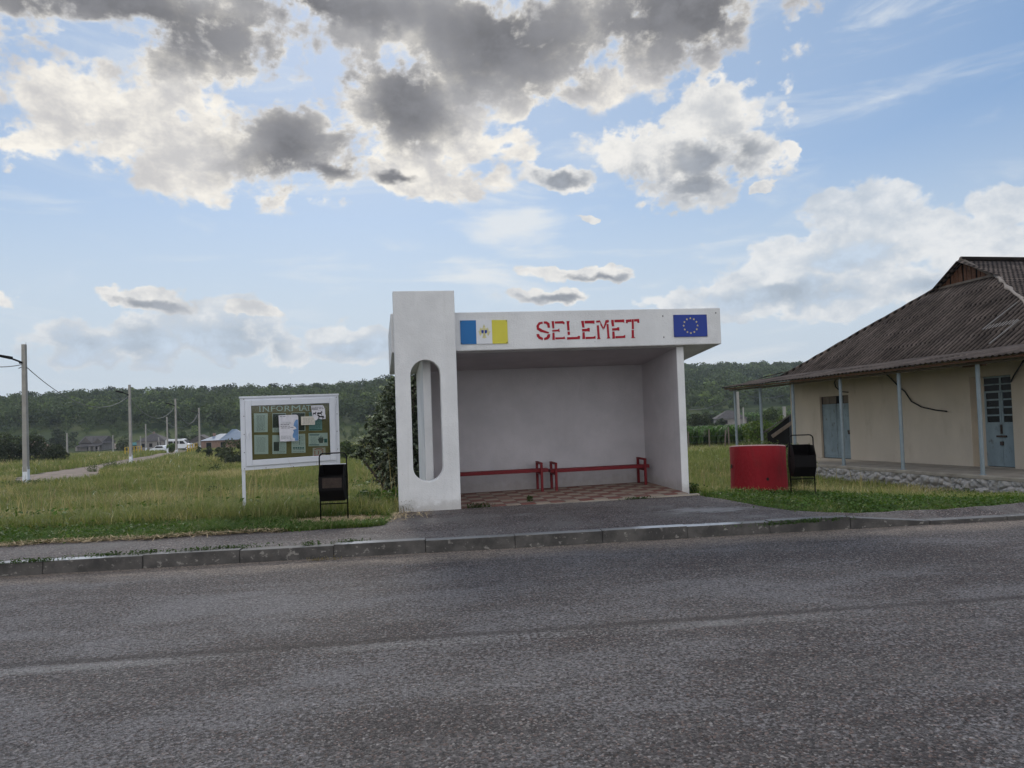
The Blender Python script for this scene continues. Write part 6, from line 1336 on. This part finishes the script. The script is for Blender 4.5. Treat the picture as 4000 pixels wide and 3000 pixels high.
def woodland(name, label, X, Y, H, tint, protos, rng):
    Vs, Qs, Cs = [], [], []; o = 0; Z = gz(X, Y)
    for i in range(len(X)):
        V, Q, c = protos[rng.integers(len(protos))]; a = rng.random() * 6.28; ca, sa = math.cos(a), math.sin(a); h = H[i]; w = h * rng.uniform(.8, 1.2)
        Vs.append(np.stack([(V[:, 0] * ca - V[:, 1] * sa) * w + X[i], (V[:, 0] * sa + V[:, 1] * ca) * w + Y[i], V[:, 2] * h + Z[i] - .22 * h], 1)); Qs.append(Q + o); Cs.append(c * tint[i]); o += len(V)
    return tag(npmesh(name, np.concatenate(Vs), np.concatenate(Qs), m=M['farleaf'], tint=np.concatenate(Cs)), label, 'woodland', kind='stuff')
def scatter(q0, q1, d0, d1, sp, rng):
    yy = np.arange(d0, d1, sp); X, Y = [], []
    for y in yy:
        x = np.arange(q0 * y - 20, q1 * y + 20, sp); X.append(x + rng.uniform(-.5, .5, len(x)) * sp); Y.append(np.full(len(x), y) + rng.uniform(-.5, .5, len(x)) * sp)
    return np.concatenate(X), np.concatenate(Y)
def wtint(X, Y, rng):
    a = vn(X, Y, 26, 21) * .6 + rng.random(len(X)) * .4; c = mixc(np.tile((.038, .056, .026), (len(X), 1)), np.tile((.100, .132, .046), (len(X), 1)), a); k = rng.random(len(X)) < .06; c[k] = (.12, .16, .05); return c
X, Y = scatter(-1.0, -.10, 268, 446, 6.0, RNG); t_, d_ = td(X, Y); k = (d_ > 262 + 14 * vn(X, Y, 20, 4)) & (d_ < 440); X, Y = X[k], Y[k]
woodland('left_woodland', 'dense dark green wood covering the hill behind the village', X, Y, RNG.uniform(5.5, 12.0, len(X)), wtint(X, Y, RNG), PRO, RNG).name = 'hill_woodland'
X, Y = scatter(-.10, .70, 250, 690, 8.2, RNG); t_, d_ = td(X, Y); k = (d_ > 252 + 70 * vn(X, Y, 40, 6)) & (d_ < 668); X, Y = X[k], Y[k]
woodland('hill_woodland', 'dark green wood covering the higher hill behind the cream building', X, Y, RNG.uniform(6.5, 12.5, len(X)), wtint(X, Y, RNG), PROL, RNG)
X, Y = scatter(-.95, .6, 216, 272, 7.0, RNG); k = RNG.random(len(X)) < .85; X, Y = X[k], Y[k]
woodland('hedgerow', 'scattered bushes and hedgerows on the meadows below the woods', X, Y, RNG.uniform(1.6, 4.6, len(X)), wtint(X, Y, RNG) * 1.2, PRO, RNG)
X, Y = scatter(.05, .6, 95, 215, 11, RNG); k = (RNG.random(len(X)) < .30); X, Y = X[k], Y[k]
woodland('hedgerow', 'low bushes and vines between the corn field and the far farmhouse', X, Y, RNG.uniform(1.6, 3.2, len(X)), wtint(X, Y, RNG) * 1.25, PRO, RNG)
# single trees standing out along the crest
cr_ = [tree_proto(q_, 1.0, .36, 420, .075, 11) for _ in range(4)]
for i, px in enumerate((35, 105, 190, 255, 320, 378, 430, 470, 540, 610, 655, 735, 800, 850, 905, 965, 1010, 1075, 1130, 1190, 1240, 1300, 1355, 1420, 1475, 1515)):
    D_ = 402 + 8 * math.sin(i * 2.1); P = at_dist(px, 1500, D_); zz = gz1(P.x, P.y); H = 9.0 + 2.2 * math.sin(i * 1.7) * math.cos(i * .6)
    o = thing('crest_tree', 'broad-leaved tree standing up along the crest of the wooded hill on the left', 'tree', (P.x, P.y, zz - .5), i * 1.3, 'trees along the crest')
    V, Q, c = cr_[i % 4]; npmesh('crown', V * np.array((H * 1.25, H * 1.25, H)), Q, m=M['farleaf'], tint=c * np.array((.036, .050, .025)) * (1 + .25 * math.sin(i)), parent=o)
    mb = MB(); mb.tube([(0, 0, -1), (.1, 0, H * .4), (0, .1, H * .7)], [.28, .2, .08], 6); mb.build('trunk', M['bark'], o)

# ------------------------------------------------------------------ summer air
HAZE = .00022
if HAZE:
    mb = MB(); mb.box((-900, -150, -14), (900, 1000, 60))
    hz_ = bpy.data.materials.new('summer_haze'); hz_.use_nodes = True; g = NT(hz_.node_tree); g.N.clear(); o_ = g.N.new('ShaderNodeOutputMaterial'); v_ = g.N.new('ShaderNodeVolumePrincipled')
    v_.inputs['Color'].default_value = (.80, .88, 1.0, 1); v_.inputs['Density'].default_value = HAZE; v_.inputs['Anisotropy'].default_value = .3; g.L.new(v_.outputs[0], o_.inputs['Volume'])
    tag(mb.build('haze', hz_), 'thin blue summer haze over the valley', 'haze', kind='stuff')
